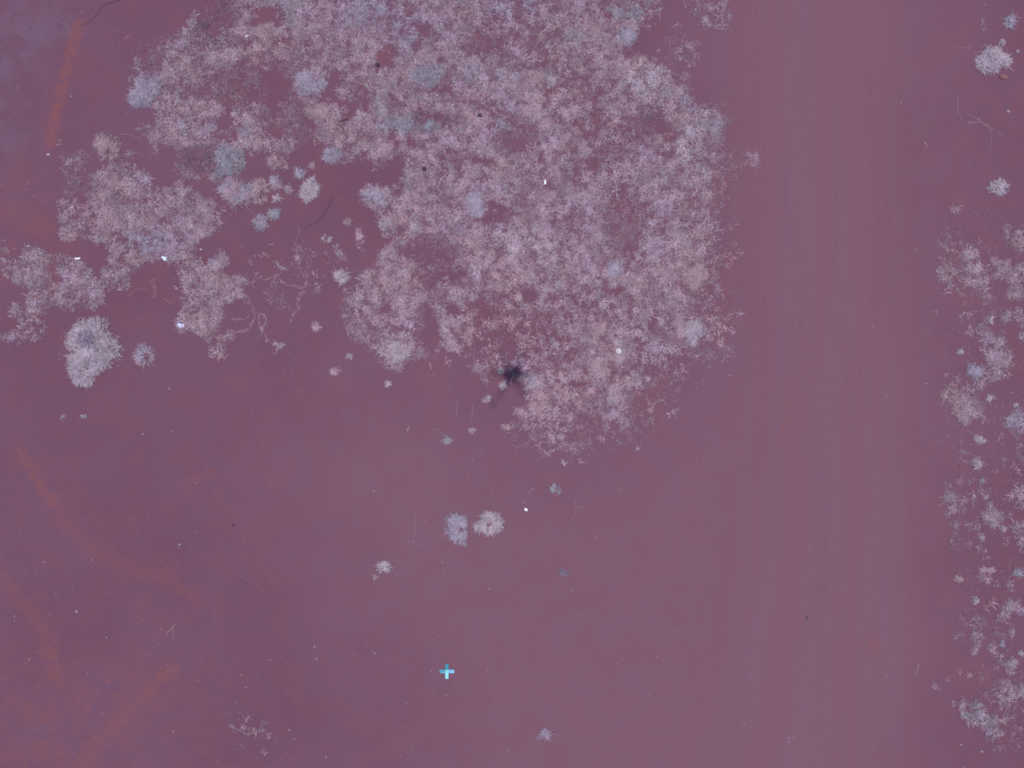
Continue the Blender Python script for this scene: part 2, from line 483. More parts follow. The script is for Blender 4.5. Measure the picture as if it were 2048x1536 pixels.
def patch(name, label, cat, polys, holes=(), mods=(), blues=(), kmul=1.0, seed=1, kind=None, group=None, gap=0.47, gapscale=17.0, warp=9.0, fade=0.13, tone='lilac', deadk=0.45):
    """a mat of creeping grass: traced outline, bare gaps and thin spots, filled with rosettes of blades"""
    rng = np.random.default_rng(seed)
    allp = [q for P in polys for q in P]
    u0 = min(a for a, _ in allp) - 12; u1 = max(a for a, _ in allp) + 12
    v0 = min(b for _, b in allp) - 12; v1 = max(b for _, b in allp) + 12
    st = 2.0
    U, V = np.meshgrid(np.arange(u0, u1, st), np.arange(v0, v1, st), indexing='ij')
    wu = U + warp * 2.6 * (fbm(U / 15, V / 15, 81, 4, 0.6) - 0.5); wv = V + warp * 2.6 * (fbm(U / 15, V / 15, 85, 4, 0.6) - 0.5)
    D = np.zeros(U.shape)
    for P in polys: D[in_poly(P, wu, wv)] = 1.0
    for P in holes: D[in_poly(P, wu, wv)] *= 0.03
    for (a, b, ra, rb, k) in mods:
        e = np.hypot((wu - a) / ra, (wv - b) / rb)
        D *= k + (1 - k) * sstep(0.75, 1.2, e)
    def blur(A, k):
        for ax in (0, 1):
            P_ = np.concatenate([np.repeat(A.take([0], ax), k, ax), A, np.repeat(A.take([-1], ax), k + 1, ax)], ax)
            c_ = np.cumsum(P_, ax); m_ = A.shape[ax]
            A = (c_.take(range(2 * k, 2 * k + m_), ax) - c_.take(range(0, m_), ax)) / (2 * k)
        return A
    inside = (D > 0.02).astype(float)
    Db = np.clip(blur(blur(inside, 7), 7), 0, 1)
    n = fbm(U / gapscale, V / gapscale, 91 + seed, 4, 0.68)
    n2 = fbm(U / 75, V / 75, 101 + seed, 3)
    thr = gap - 0.012 + 0.14 * (0.5 - n2) + fade * 2 * np.clip(0.9 - Db, 0, 1)
    G = 0.05 + 0.95 * sstep(thr - 0.070, thr + 0.065, n)
    D = D ** 1.35
    L = D * G + 0.35 * fade * Db * sstep(0.35, 0.7, n) * (D < 0.01)
    def pick(W, num):
        c = np.cumsum(W.ravel())
        i = np.searchsorted(c, rng.random(num) * c[-1])
        i = np.clip(i, 0, W.size - 1)
        return U.ravel()[i] + rng.uniform(-st / 2, st / 2, num), V.ravel()[i] + rng.uniform(-st / 2, st / 2, num)
    area = L.sum() * st * st
    nt = int(area * 0.041 * kmul)
    cu, cv = pick(L, nt)
    per = 12
    R = rng.uniform(0.55, 1.35, nt)
    bu = np.repeat(cu, per) + rng.normal(0, 2.0, nt * per); bv = np.repeat(cv, per) + rng.normal(0, 2.0, nt * per)
    ang = np.arctan2(bv - np.repeat(cv, per), bu - np.repeat(cu, per)) + rng.normal(0, 0.9, nt * per)
    ln = np.repeat(R, per) * rng.uniform(2.5, 7.0, nt * per)
    longer = rng.random(nt * per) < 0.06; ln[longer] *= 2.3
    wd = rng.uniform(0.5, 1.15, nt * per)
    ht = rng.uniform(0.6, 3.2, nt * per) * np.repeat(R, per)
    # colours: rosette by rosette, drifting over the mat
    hue = fbm(cu / 55, cv / 55, 111, 3) + rng.normal(0, 0.05, nt)
    cl = tone_cols(rng, tone, nt)
    ck = tone_cols(rng, 'pink', nt); cb = tone_cols(rng, 'blue', nt); cg = tone_cols(rng, 'green', nt); cp = tone_cols(rng, 'pale', nt)
    c = np.where((hue > 0.53)[:, None], ck, cl)
    h2 = fbm(cu / 38, cv / 38, 121, 3) + rng.normal(0, 0.05, nt)
    c = np.where((h2 > 0.66)[:, None], 0.5 * cb + 0.5 * cl, c)
    c = np.where((h2 < 0.33)[:, None], 0.5 * cg + 0.5 * cl, c)
    c = np.where((rng.random(nt) < 0.07)[:, None], cp, c)
    for (a, b, ra, rb, tn) in blues:
        e = np.hypot((cu - a) / ra, (cv - b) / rb) + rng.normal(0, 0.15, nt)
        c = np.where((e < 1)[:, None], tone_cols(rng, tn, nt), c)
    lum = 0.62 + 0.74 * fbm(cu / 11, cv / 11, 131, 3)
    c = c * lum[:, None]
    cc = np.repeat(c, per, 0) * rng.uniform(0.78, 1.18, (nt * per, 1))
    # dead thatch and runners in the gaps and thin spots
    W2 = D * (1 - 0.6 * G) * sstep(0.30, 0.55, fbm(U / 30, V / 30, 141, 3)) + 0.25 * D
    nd = int(D.sum() * st * st * 0.30 * deadk * kmul)
    du, dv = pick(W2, nd)
    da = rng.random(nd) * 2 * np.pi
    dl = rng.uniform(3, 11, nd); dw = rng.uniform(0.5, 1.0, nd); dh = rng.uniform(0.2, 1.8, nd)
    dc = tone_cols(rng, 'dead', nd)
    sel = rng.random(nd) < 0.62
    dc[sel] = tone_cols(rng, 'faint', int(sel.sum()))
    me = blade_mesh(name, np.concatenate([bu, du]), np.concatenate([bv, dv]), np.concatenate([ang, da]), np.concatenate([ln, dl]),
                    np.concatenate([wd, dw]), np.concatenate([ht, dh]), np.concatenate([cc, dc]), rng)
    o = link(name, me)
    return tag(o, label, cat, group, kind)

R1 = lambda p: T(0, 0, 0.3418, p)
R2 = lambda p: T(600, 0, 0.3418, p)
R3 = lambda p: T(1200, 0, 0.4141, p)
R4 = lambda p: T(0, 450, 0.3418, p)
R5 = lambda p: T(650, 450, 0.3418, p)
R6 = lambda p: T(1348, 500, 0.3418, p)
R7 = lambda p: T(0, 950, 0.3814, p)
R8 = lambda p: T(1268, 950, 0.3814, p)

main_outline = [(470, -230), (437, 0), (383, 27), (376, 55), (342, 72), (294, 82), (270, 116), (270, 143), (275, 170), (290, 195), (292, 222), (308, 226), (321, 243),
    (277, 258), (297, 290), (328, 287), (345, 294), (352, 314), (345, 328), (369, 355), (410, 355), (441, 376), (475, 362), (478, 328), (472, 304), (506, 301),
    (547, 304), (578, 311), (612, 284), (632, 273), (649, 297), (646, 321), (670, 328), (706, 325), (730, 297), (750, 325), (767, 338), (781, 314), (805, 311),
    (808, 342), (805, 376), (791, 390), (764, 372), (730, 372), (716, 410), (754, 418), (754, 437), (764, 465), (791, 478), (762, 495), (746, 535), (715, 549), (691, 593), (674, 621),
    (684, 655), (718, 689), (759, 710), (752, 727), (776, 740), (797, 747), (817, 723), (858, 716), (862, 703), (823, 682), (841, 662), (843, 614), (870, 614),
    (876, 672), (886, 703), (910, 710), (944, 696), (947, 744), (971, 768), (992, 740), (1009, 758), (1040, 770), (1057, 778), (1053, 802), (1026, 833), (1012, 850), (1053, 877),
    (1087, 891), (1156, 911), (1173, 891), (1183, 867), (1228, 860), (1269, 853), (1272, 826), (1258, 812), (1275, 785), (1330, 758), (1347, 766), (1382, 756), (1379, 736),
    (1348, 719), (1368, 700), (1385, 712), (1410, 660), (1408, 637), (1399, 596), (1413, 551), (1418, 518), (1436, 476), (1432, 373), (1440, 330), (1448, 269), (1436, 215), (1386, 207), (1378, 174),
    (1378, 145), (1337, 145), (1312, 112), (1291, 108), (1246, 120), (1241, 104), (1262, 95), (1277, 62), (1320, 41), (1324, 0), (1300, -230)]
main_sparse = [[(1365, -150), (1470, -150), (1468, 40), (1440, 75), (1395, 60), (1368, 20)], [(1333, 75), (1385, 70), (1400, 115), (1378, 132), (1335, 125)],
    [(1410, 640), (1465, 625), (1470, 700), (1440, 725), (1405, 705)], [(1436, 330), (1455, 300), (1452, 470), (1440, 600), (1420, 600)], [(1475, 300), (1520, 300), (1525, 335), (1480, 338)],
    [(860, 716), (944, 700), (950, 740), (900, 730)]]
main_holes = [
    R1([(1450, 30), (1560, 40), (1670, 60), (1680, 130), (1610, 165), (1500, 170), (1450, 120)]),
    R1([(1560, 430), (1650, 430), (1680, 520), (1660, 600), (1580, 600), (1560, 520)]),
    R1([(1290, 680), (1340, 650), (1370, 720), (1385, 800), (1370, 850), (1240, 810)]),
    R1([(1390, 210), (1480, 210), (1510, 270), (1430, 290)]), R1([(1610, 215), (1680, 220), (1690, 275), (1610, 280)]),
    [(600, 195), (645, 190), (662, 140), (680, 145), (683, 195), (705, 205), (715, 170), (735, 175), (745, 215), (735, 230), (712, 222), (695, 245), (680, 240), (675, 215), (640, 205)],
    R2([(530, 800), (600, 790), (610, 860), (560, 870)]), R2([(630, 780), (690, 800), (690, 880), (620, 870)]),
    R2([(720, 160), (800, 150), (830, 190), (790, 215), (700, 195)]), R2([(890, 40), (950, 30), (960, 75), (900, 80)]),
    R2([(720, 510), (800, 495), (920, 510), (910, 545), (800, 555), (720, 545)]), R2([(1080, 1180), (1200, 1170), (1210, 1230), (1180, 1300), (1100, 1290)]),
    R2([(1010, 920), (1110, 900), (1120, 960), (1000, 975)]), R2([(440, 320), (520, 315), (520, 375), (450, 375)]),
    R2([(1580, 710), (1670, 700), (1680, 760), (1590, 770)]), R2([(1420, 510), (1500, 500), (1500, 570), (1430, 560)]),
    R2([(1390, 1030), (1470, 1040), (1480, 1130), (1400, 1120)]), R2([(1380, 900), (1450, 870), (1440, 970), (1380, 990)]),
    R3([(260, 590), (330, 580), (345, 640), (270, 650)]), R3([(290, 650), (370, 650), (360, 700), (300, 690)]), R3([(340, 360), (420, 370), (400, 400), (340, 400)]),
    R5([(870, 430), (915, 420), (920, 470), (880, 485)]), R5([(290, 460), (390, 450), (400, 510), (300, 525)]),
    R5([(1890, 510), (1960, 500), (1960, 610), (1890, 620)]), R5([(1430, 900), (1520, 890), (1530, 940), (1450, 960)]),
    R5([(700, 440), (770, 440), (780, 540), (720, 545)]), R5([(350, 590), (500, 590), (500, 640), (370, 645)]), R5([(1150, 385), (1240, 385), (1240, 440), (1160, 450)]),
    R5([(1660, 350), (1750, 345), (1760, 395), (1670, 400)]), R5([(600, 260), (830, 260), (860, 320), (640, 330)]), R5([(460, 110), (600, 130), (740, 190), (700, 215), (500, 190)]),
    R5([(860, 690), (930, 640), (1000, 640), (980, 720), (900, 740)]), R5([(1050, 900), (1180, 930), (1190, 960), (1060, 960)]),
    R1([(1320, 620), (1370, 620), (1360, 680), (1300, 670)]), (R3([(10, 60), (60, 50), (70, 90), (20, 100)])),
]
main_mods = [(500, 170, 100, 46, 0.46), (570, 240, 62, 48, 0.46), (430, 35, 38, 45, 0.32), (1027, 750, 26, 22, 0.4), (370, 200, 40, 50, 0.70), (395, 320, 40, 30, 0.5), (450, 330, 28, 32, 0.6),
    (870, 240, 42, 18, 0.45), (1030, 275, 40, 42, 0.40), (960, 90, 45, 25, 0.45), (1020, 60, 60, 60, 0.65), (1250, 440, 50, 75, 0.50), (1215, 290, 45, 60, 0.62), (1270, 255, 40, 28, 0.5),
    (1020, 640, 110, 70, 0.52), (1080, 700, 70, 50, 0.55), (880, 550, 60, 35, 0.5), (1170, 610, 60, 45, 0.6), (860, 500, 60, 28, 0.5), (1130, 800, 80, 45, 0.8), (1080, 870, 80, 36, 0.45), (1200, 860, 80, 26, 0.5), (1330, 745, 50, 26, 0.5),
    (720, 650, 45, 40, 0.6), (990, 700, 50, 40, 0.5), (1290, 650, 60, 60, 0.7), (1330, 730, 50, 30, 0.5), (1385, 560, 30, 40, 0.8), (1415, 20, 70, 70, 0.33), (1370, 100, 40, 35, 0.5),
    (1437, 670, 36, 60, 0.26), (1440, 450, 18, 160, 0.3), (1500, 318, 26, 22, 0.13), (300, 110, 35, 45, 0.32), (800, 60, 40, 30, 0.7), (905, 720, 50, 20, 0.12), (1000, 430, 40, 40, 0.7), (1310, 20, 40, 60, 0.6),
    (900, 330, 40, 30, 0.6), (1180, 170, 60, 40, 0.6), (1120, 120, 50, 30, 0.7), (780, 120, 35, 30, 0.5), (1380, 420, 40, 50, 0.7)]
main_blues = [(430, 35, 40, 48, 'dead'), (510, 165, 105, 42, 'faint'), (585, 240, 62, 45, 'faint'), (400, 318, 48, 28, 'dead'), (300, 110, 36, 40, 'faint'), (870, 240, 40, 18, 'dead'), (1030, 275, 42, 44, 'faint'), (1250, 440, 45, 70, 'faint'), (960, 90, 42, 24, 'faint'), (870, 505, 62, 26, 'faint'), (1000, 660, 80, 50, 'pink'), (1300, 250, 36, 26, 'dead'), (690, 60, 90, 60, 'lilac'), (740, 25, 60, 30, 'blue'), (860, 150, 40, 22, 'green'), (800, 250, 45, 20, 'green'), (1025, 15, 50, 22, 'blue'), (1255, 20, 40, 20, 'green'), (1200, 320, 22, 18, 'green'),
    (1010, 250, 20, 15, 'green'), (915, 462, 12, 10, 'blue'), (1020, 480, 40, 30, 'pale'), (1090, 500, 30, 25, 'pale'), (1380, 290, 25, 40, 'pale'), (1400, 555, 20, 25, 'pink'), (1392, 668, 20, 26, 'blue'), (1375, 210, 15, 18, 'blue'),
    (820, 60, 40, 40, 'blue'), (620, 170, 40, 25, 'blue'), (1290, 165, 30, 30, 'pale'), (540, 100, 60, 35, 'pink')]
patch("grass_mat", "large sprawling mat of dry lilac grey creeping grass left of the track", "grass", [main_outline] + main_sparse, main_holes, main_mods, main_blues, seed=1, kind="stuff", fade=0.30)

# ------------------------------------------------------------------ smaller patches of the same grass
left_mat = R1([(360, 1400), (350, 1180), (370, 1010), (470, 960), (540, 1010), (630, 1000), (680, 970), (780, 950), (800, 1000), (870, 990), (900, 1100), (980, 1110), (1060, 1080), (1150, 1110),
    (1190, 1160), (1260, 1170), (1290, 1260), (1290, 1340), (1200, 1370), (1190, 1400), (1140, 1420), (1150, 1530)]) + R4([(1130, 225), (980, 230), (860, 220), (760, 290), (740, 380), (640, 390), (590, 330), (640, 220), (600, 130)]) + R1([(560, 1440), (430, 1410)])
patch("grass_patch", "broad patch of grey grass left of the large mat, bare bay at its lower left", "grass patch", [left_mat],
      [R1([(450, 1400), (560, 1385), (620, 1440), (640, 1536), (560, 1560), (450, 1500)]), R1([(820, 1150), (880, 1150), (870, 1210), (820, 1200)]), R1([(640, 1100), (690, 1100), (690, 1130), (640, 1130)])],
      [(150, 360, 40, 55, 0.32), (165, 440, 34, 40, 0.55), (235, 500, 30, 40, 0.6), (300, 480, 40, 30, 0.8), (225, 410, 30, 20, 0.8)], [(150, 355, 38, 45, 'faint'), (235, 405, 14, 14, 'green'), (300, 480, 40, 25, 'blue')], seed=2, gap=0.42)
patch("grass_patch", "ragged tongue of grass hanging below the broad left patch, pale blue scrap at its foot", "grass patch",
      [R4([(1030, 240), (1150, 225), (1160, 195), (1210, 205), (1250, 180), (1280, 140), (1370, 180), (1320, 240), (1300, 300), (1330, 325), (1460, 300), (1420, 390), (1450, 430), (1330, 440), (1290, 520), (1300, 570), (1240, 640), (1230, 700), (1180, 640), (1130, 620), (1040, 620), (1030, 550), (1070, 470), (1100, 380), (1050, 320)])],
      [], [(385, 600, 18, 30, 0.55), (395, 560, 14, 20, 0.7)], [], seed=3, gap=0.38)
patch("grass_patch", "dull pink grass spill at the tip of the ragged tongue", "grass patch", [R4([(1240, 780), (1230, 700), (1280, 650), (1370, 620), (1380, 650), (1330, 700), (1300, 770), (1270, 800)])], [], [], [], seed=4, gap=0.43, tone='pink')
patch("grass_patch", "grass patch at the left edge split by a strip of ochre soil", "grass patch",
      [R4([(150, 150), (210, 130), (260, 160), (300, 180), (380, 165), (450, 210), (520, 240), (560, 300), (590, 350), (605, 420), (580, 480), (480, 500), (400, 490), (330, 470), (250, 480), (230, 510), (170, 530), (70, 520), (80, 480), (150, 480), (190, 400), (90, 350), (80, 250), (150, 200)]),
       R4([(20, 130), (90, 120), (100, 180), (60, 330), (0, 340), (0, 180)])],
      [R4([(275, 180), (320, 190), (340, 260), (380, 340), (310, 345), (280, 270)])], [(15, 530, 22, 40, 0.35)], [], seed=5, gap=0.42)
patch("grass_patch", "thin straggling grass below the split patch at the left edge", "grass patch",
      [R4([(0, 640), (60, 605), (130, 595), (170, 640), (130, 665), (20, 680)]), R4([(60, 520), (170, 530), (260, 560), (260, 650), (180, 700), (60, 710), (150, 640)])], [], [(55, 650, 40, 25, 0.5)], [], seed=6, gap=0.44, kmul=0.8, kind='stuff')
patch("grass_patch", "sparse dull grass fringe along the upper edge of the broad left patch", "grass patch",
      [R1([(360, 900), (440, 880), (520, 900), (560, 870), (540, 930), (470, 960), (370, 1010)])], [], [], [], seed=7, gap=0.5, kmul=0.5, deadk=0.9, kind='stuff')
patch("grass_patch", "loose brown grass between the large mat and the broad left patch", "grass patch",
      [R1([(800, 880), (900, 840), (960, 860), (900, 930), (800, 930), (700, 960), (690, 920)])], [], [(280, 305, 40, 20, 0.35)], [], seed=8, gap=0.48, kmul=0.6, kind='stuff')

# runner network right of the tongue: open strings of creeping stems
patch("grass_patch", "open lacy patch of pinkish runners right of the ragged tongue", "grass patch",
      [T(460, 450, .2019, [(590, 260), (700, 215), (860, 280), (930, 320), (850, 380), (740, 420), (680, 520), (650, 470), (640, 360)]),
       T(460, 450, .2019, [(920, 270), (1110, 250), (1190, 330), (1110, 360), (980, 420), (930, 340)]),
       T(460, 450, .2019, [(380, 620), (430, 550), (470, 590), (440, 640), (520, 690), (600, 830), (500, 820), (410, 750)]),
       T(460, 450, .2019, [(760, 440), (940, 480), (880, 700), (810, 650), (760, 560)])],
      [], [(640, 530, 40, 60, 0.35), (555, 600, 30, 30, 0.8), (660, 515, 30, 25, 0.6)], [], seed=9, gap=0.47, kmul=0.8, tone='pink', kind='stuff')

# right-hand verge
VZ2 = lambda p: T(1860, 420, .2214, p)
VZ3 = lambda p: T(1860, 740, .2344, p)
VZ4 = lambda p: T(1860, 1080, .2969, p)
patch("grass_patch", "faint upright smear of grass nearest the track on the right verge", "grass patch", [VZ2([(95, 170), (170, 190), (200, 330), (210, 480), (215, 640), (180, 680), (70, 640), (60, 520), (95, 460), (80, 330)])], [], [(1890, 480, 18, 45, 0.35)], [], seed=11, gap=0.46, kmul=0.75, kind='stuff')
patch("grass_patch", "grass patch with a pale hump on the right verge beside the faint smear", "grass patch", [VZ2([(290, 370), (380, 310), (440, 400), (400, 460), (480, 500), (510, 600), (500, 690), (310, 690), (270, 600), (240, 500)]), VZ2([(400, 700), (560, 720), (590, 810), (520, 870), (400, 840), (380, 760)])], [], [(1965, 595, 22, 20, 0.4)], [(1936, 520, 10, 9, 'pale')], seed=12, gap=0.40)
patch("grass_patch", "grass patch cut by the right picture edge, topmost of the verge mats", "grass patch", [VZ2([(680, 60), (720, 190), (760, 240), (800, 130), (900, 130), (1400, 100), (1400, 380), (850, 400), (780, 400), (710, 300), (680, 230)])], [], [(2015, 440, 14, 24, 0.5)], [], seed=13, gap=0.45)
patch("grass_patch", "wide mauve grass patch running off the right edge at mid height", "grass patch", [VZ2([(580, 470), (680, 470), (750, 500), (850, 460), (1400, 480), (1400, 820), (820, 810), (720, 800), (690, 730), (700, 620), (640, 600), (570, 600)])], [VZ2([(800, 680), (870, 650), (870, 740), (810, 740)])], [], [], seed=14, gap=0.42)
patch("grass_patch", "branching scrap of grass at the right edge under the wide mauve patch", "grass patch", [VZ2([(620, 1010), (700, 900), (850, 890), (1300, 900), (1300, 960), (850, 970), (770, 1000), (700, 985), (650, 1040)]), VZ2([(740, 1030), (830, 1030), (850, 1050), (780, 1070)]), VZ2([(780, 1110), (860, 1100), (1200, 1110), (1200, 1190), (800, 1180)])], [], [], [(2046, 633, 8, 8, 'blue')], seed=15, gap=0.40)
patch("grass_patch", "long winding band of lilac grass down the right verge", "grass patch", [VZ2([(430, 1010), (520, 1050), (560, 1130), (640, 1130), (700, 1170), (640, 1230), (750, 1310), (720, 1350), (680, 1380), (740, 1420), (680, 1480), (640, 1500), (560, 1536), (480, 1536), (500, 1440), (490, 1360), (480, 1300), (560, 1230), (580, 1180), (460, 1200), (430, 1130)]),
      VZ3([(450, 50), (560, 10), (660, 20), (520, 90), (480, 160), (400, 215), (340, 190), (320, 120), (400, 120)])], [], [], [], seed=16, gap=0.40)
patch("grass_patch", "squarish pinkish grass patch left of the winding band, facing the track", "grass patch", [VZ3([(110, 200), (180, 145), (290, 160), (350, 190), (410, 240), (450, 320), (450, 400), (380, 410), (330, 470), (270, 460), (240, 390), (160, 320), (120, 270)])], [VZ3([(250, 280), (290, 280), (280, 310), (250, 310)])], [(1900, 830, 10, 30, 0.3)], [], seed=17, gap=0.37, tone='pink')
patch("grass_patch", "bluish grass patch cut by the right edge below the winding band", "grass patch", [VZ3([(650, 450), (700, 340), (740, 330), (900, 360), (1300, 380), (1300, 600), (800, 530), (740, 535), (680, 500)]), VZ3([(600, 370), (640, 400), (620, 420), (590, 400)])], [], [], [(2035, 845, 30, 26, 'blue')], seed=18, gap=0.36)
patch("grass_patch", "hooked wisp of grass at the right edge below the bluish patch", "grass patch", [VZ3([(715, 720), (760, 660), (800, 650), (1000, 660), (1000, 690), (780, 690), (755, 730), (780, 745), (815, 800), (1000, 850), (1000, 880), (780, 815), (735, 770)])], [], [], [], seed=19, gap=0.40, kmul=0.8)
patch("grass_patch", "slanting feathery grass streak nearest the track, below the squarish patch", "grass patch", [VZ3([(120, 1040), (150, 1020), (200, 1070), (240, 1090), (300, 1180), (270, 1200), (220, 1180), (190, 1240), (140, 1240), (160, 1150), (80, 1140), (150, 1090)])], [], [(1885, 1010, 14, 16, 0.4)], [], seed=20, gap=0.40)
patch("grass_patch", "slanting grass streak with a club shaped lower end, right of the feathery streak", "grass patch", [VZ3([(410, 1040), (440, 1030), (490, 1100), (560, 1190), (630, 1230), (600, 1270), (550, 1340), (510, 1320), (450, 1230), (500, 1200), (440, 1130)]), VZ3([(390, 1260), (430, 1290), (430, 1340), (400, 1340)])], [], [], [], seed=21, gap=0.30)
patch("grass_patch", "dense pale grass corner at the right edge beside the club shaped streak", "grass patch", [VZ3([(680, 1060), (720, 1015), (800, 1020), (1300, 1030), (1300, 1190), (800, 1200), (760, 1170), (740, 1100)])], [], [], [], seed=22, gap=0.37)
patch("grass_patch", "thin violet grass at the right edge under the dense pale corner", "grass patch", [VZ3([(700, 1330), (790, 1280), (1300, 1290), (1300, 1500), (780, 1490), (720, 1450), (720, 1380)])], [], [], [(2035, 1060, 14, 12, 'blue')], seed=23, gap=0.45, kmul=0.8)
patch("grass_patch", "arched grass bank at the right edge, above the chains of small tufts", "grass patch", [VZ4([(440, 560), (450, 510), (500, 480), (530, 410), (570, 400), (600, 460), (700, 460), (1000, 470), (1000, 510), (640, 500), (560, 500), (500, 540)])], [], [], [], seed=24, gap=0.33)
patch("grass_patch", "bent little grass scrap, upper of two stacked on the lower right verge", "grass patch", [VZ4([(300, 530), (370, 535), (380, 570), (350, 630), (330, 600)])], [], [], [], seed=25, gap=0.34)
patch("grass_patch", "club of grass with a thin tail, lower of two stacked on the lower right verge", "grass patch", [VZ4([(270, 670), (300, 640), (340, 660), (320, 720), (310, 780), (280, 770), (295, 700)])], [], [], [], seed=29, gap=0.24, fade=0.0)
patch("grass_patch", "upright pale scrap at the head of the broken diagonal chain", "grass patch", [VZ4([(400, 720), (420, 670), (450, 700), (450, 770), (410, 750)])], [], [], [], seed=26, gap=0.34)
patch("grass_patch", "long diagonal string of tufts on the lower right verge", "grass patch", [VZ4([(455, 770), (480, 760), (520, 820), (570, 800), (580, 860), (550, 910), (520, 880), (480, 820)])], [], [], [], seed=30, gap=0.36)
tuft_later = [("small tuft beside the upright pale scrap on the lower right verge", 2004, 1287, 5, 7, 'lilac', 0.2, 1.2)]
patch("grass_patch", "grey blue grass drift in the lower right corner beyond the track", "grass patch", [VZ4([(170, 1090), (220, 1070), (290, 1110), (340, 1080), (350, 1150), (400, 1180), (450, 1210), (480, 1290), (470, 1340), (380, 1340), (360, 1290), (310, 1260), (250, 1220), (220, 1150)])], [], [], [(1945, 1425, 18, 20, 'green'), (1975, 1440, 14, 16, 'green')], seed=27, gap=0.36)
patch("grass_patch", "mauve grass drift right of the grey blue one in the lower right corner", "grass patch", [VZ4([(390, 1000), (440, 950), (500, 940), (600, 960), (900, 970), (900, 1060), (600, 1050), (540, 1050), (545, 1130), (520, 1170), (540, 1220), (510, 1270), (490, 1220), (490, 1150), (440, 1120), (470, 1060), (400, 1030)]), VZ4([(550, 1330), (590, 1240), (620, 1290), (590, 1340), (560, 1370)])], [], [(1995, 1370, 22, 14, 0.5), (2035, 1470, 14, 18, 0.35)], [], seed=28, gap=0.38)

# wisps of thin growth between the patches and along the mat's worn edges
patch("thin_wisps", "thin wispy growth between the patches of the right verge", "grass", [[(1885, 440), (1960, 470), (2060, 420), (2200, 420), (2200, 1520), (1990, 1510), (1905, 1420), (1930, 1200), (1890, 1060), (1895, 900), (1865, 760), (1900, 640), (1870, 560)]],
      [], [(2000, 950, 300, 900, 0.24)], [], seed=51, gap=0.56, kmul=0.55, deadk=0.25, tone='faint', kind='stuff', gapscale=30.0)
patch("thin_wisps", "thin dusty growth along the large mat's worn right and lower edge", "grass", [[(1420, 180), (1462, 220), (1475, 420), (1470, 600), (1490, 690), (1420, 760), (1340, 830), (1290, 890), (1180, 930), (1060, 920), (1000, 870), (1030, 840), (1090, 880), (1170, 890), (1260, 840), (1270, 790), (1370, 740), (1400, 640), (1400, 560), (1425, 400)]],
      [], [(1250, 600, 600, 800, 0.30)], [], seed=52, gap=0.50, kmul=0.6, deadk=0.35, tone='faint', kind='stuff', gapscale=26.0)

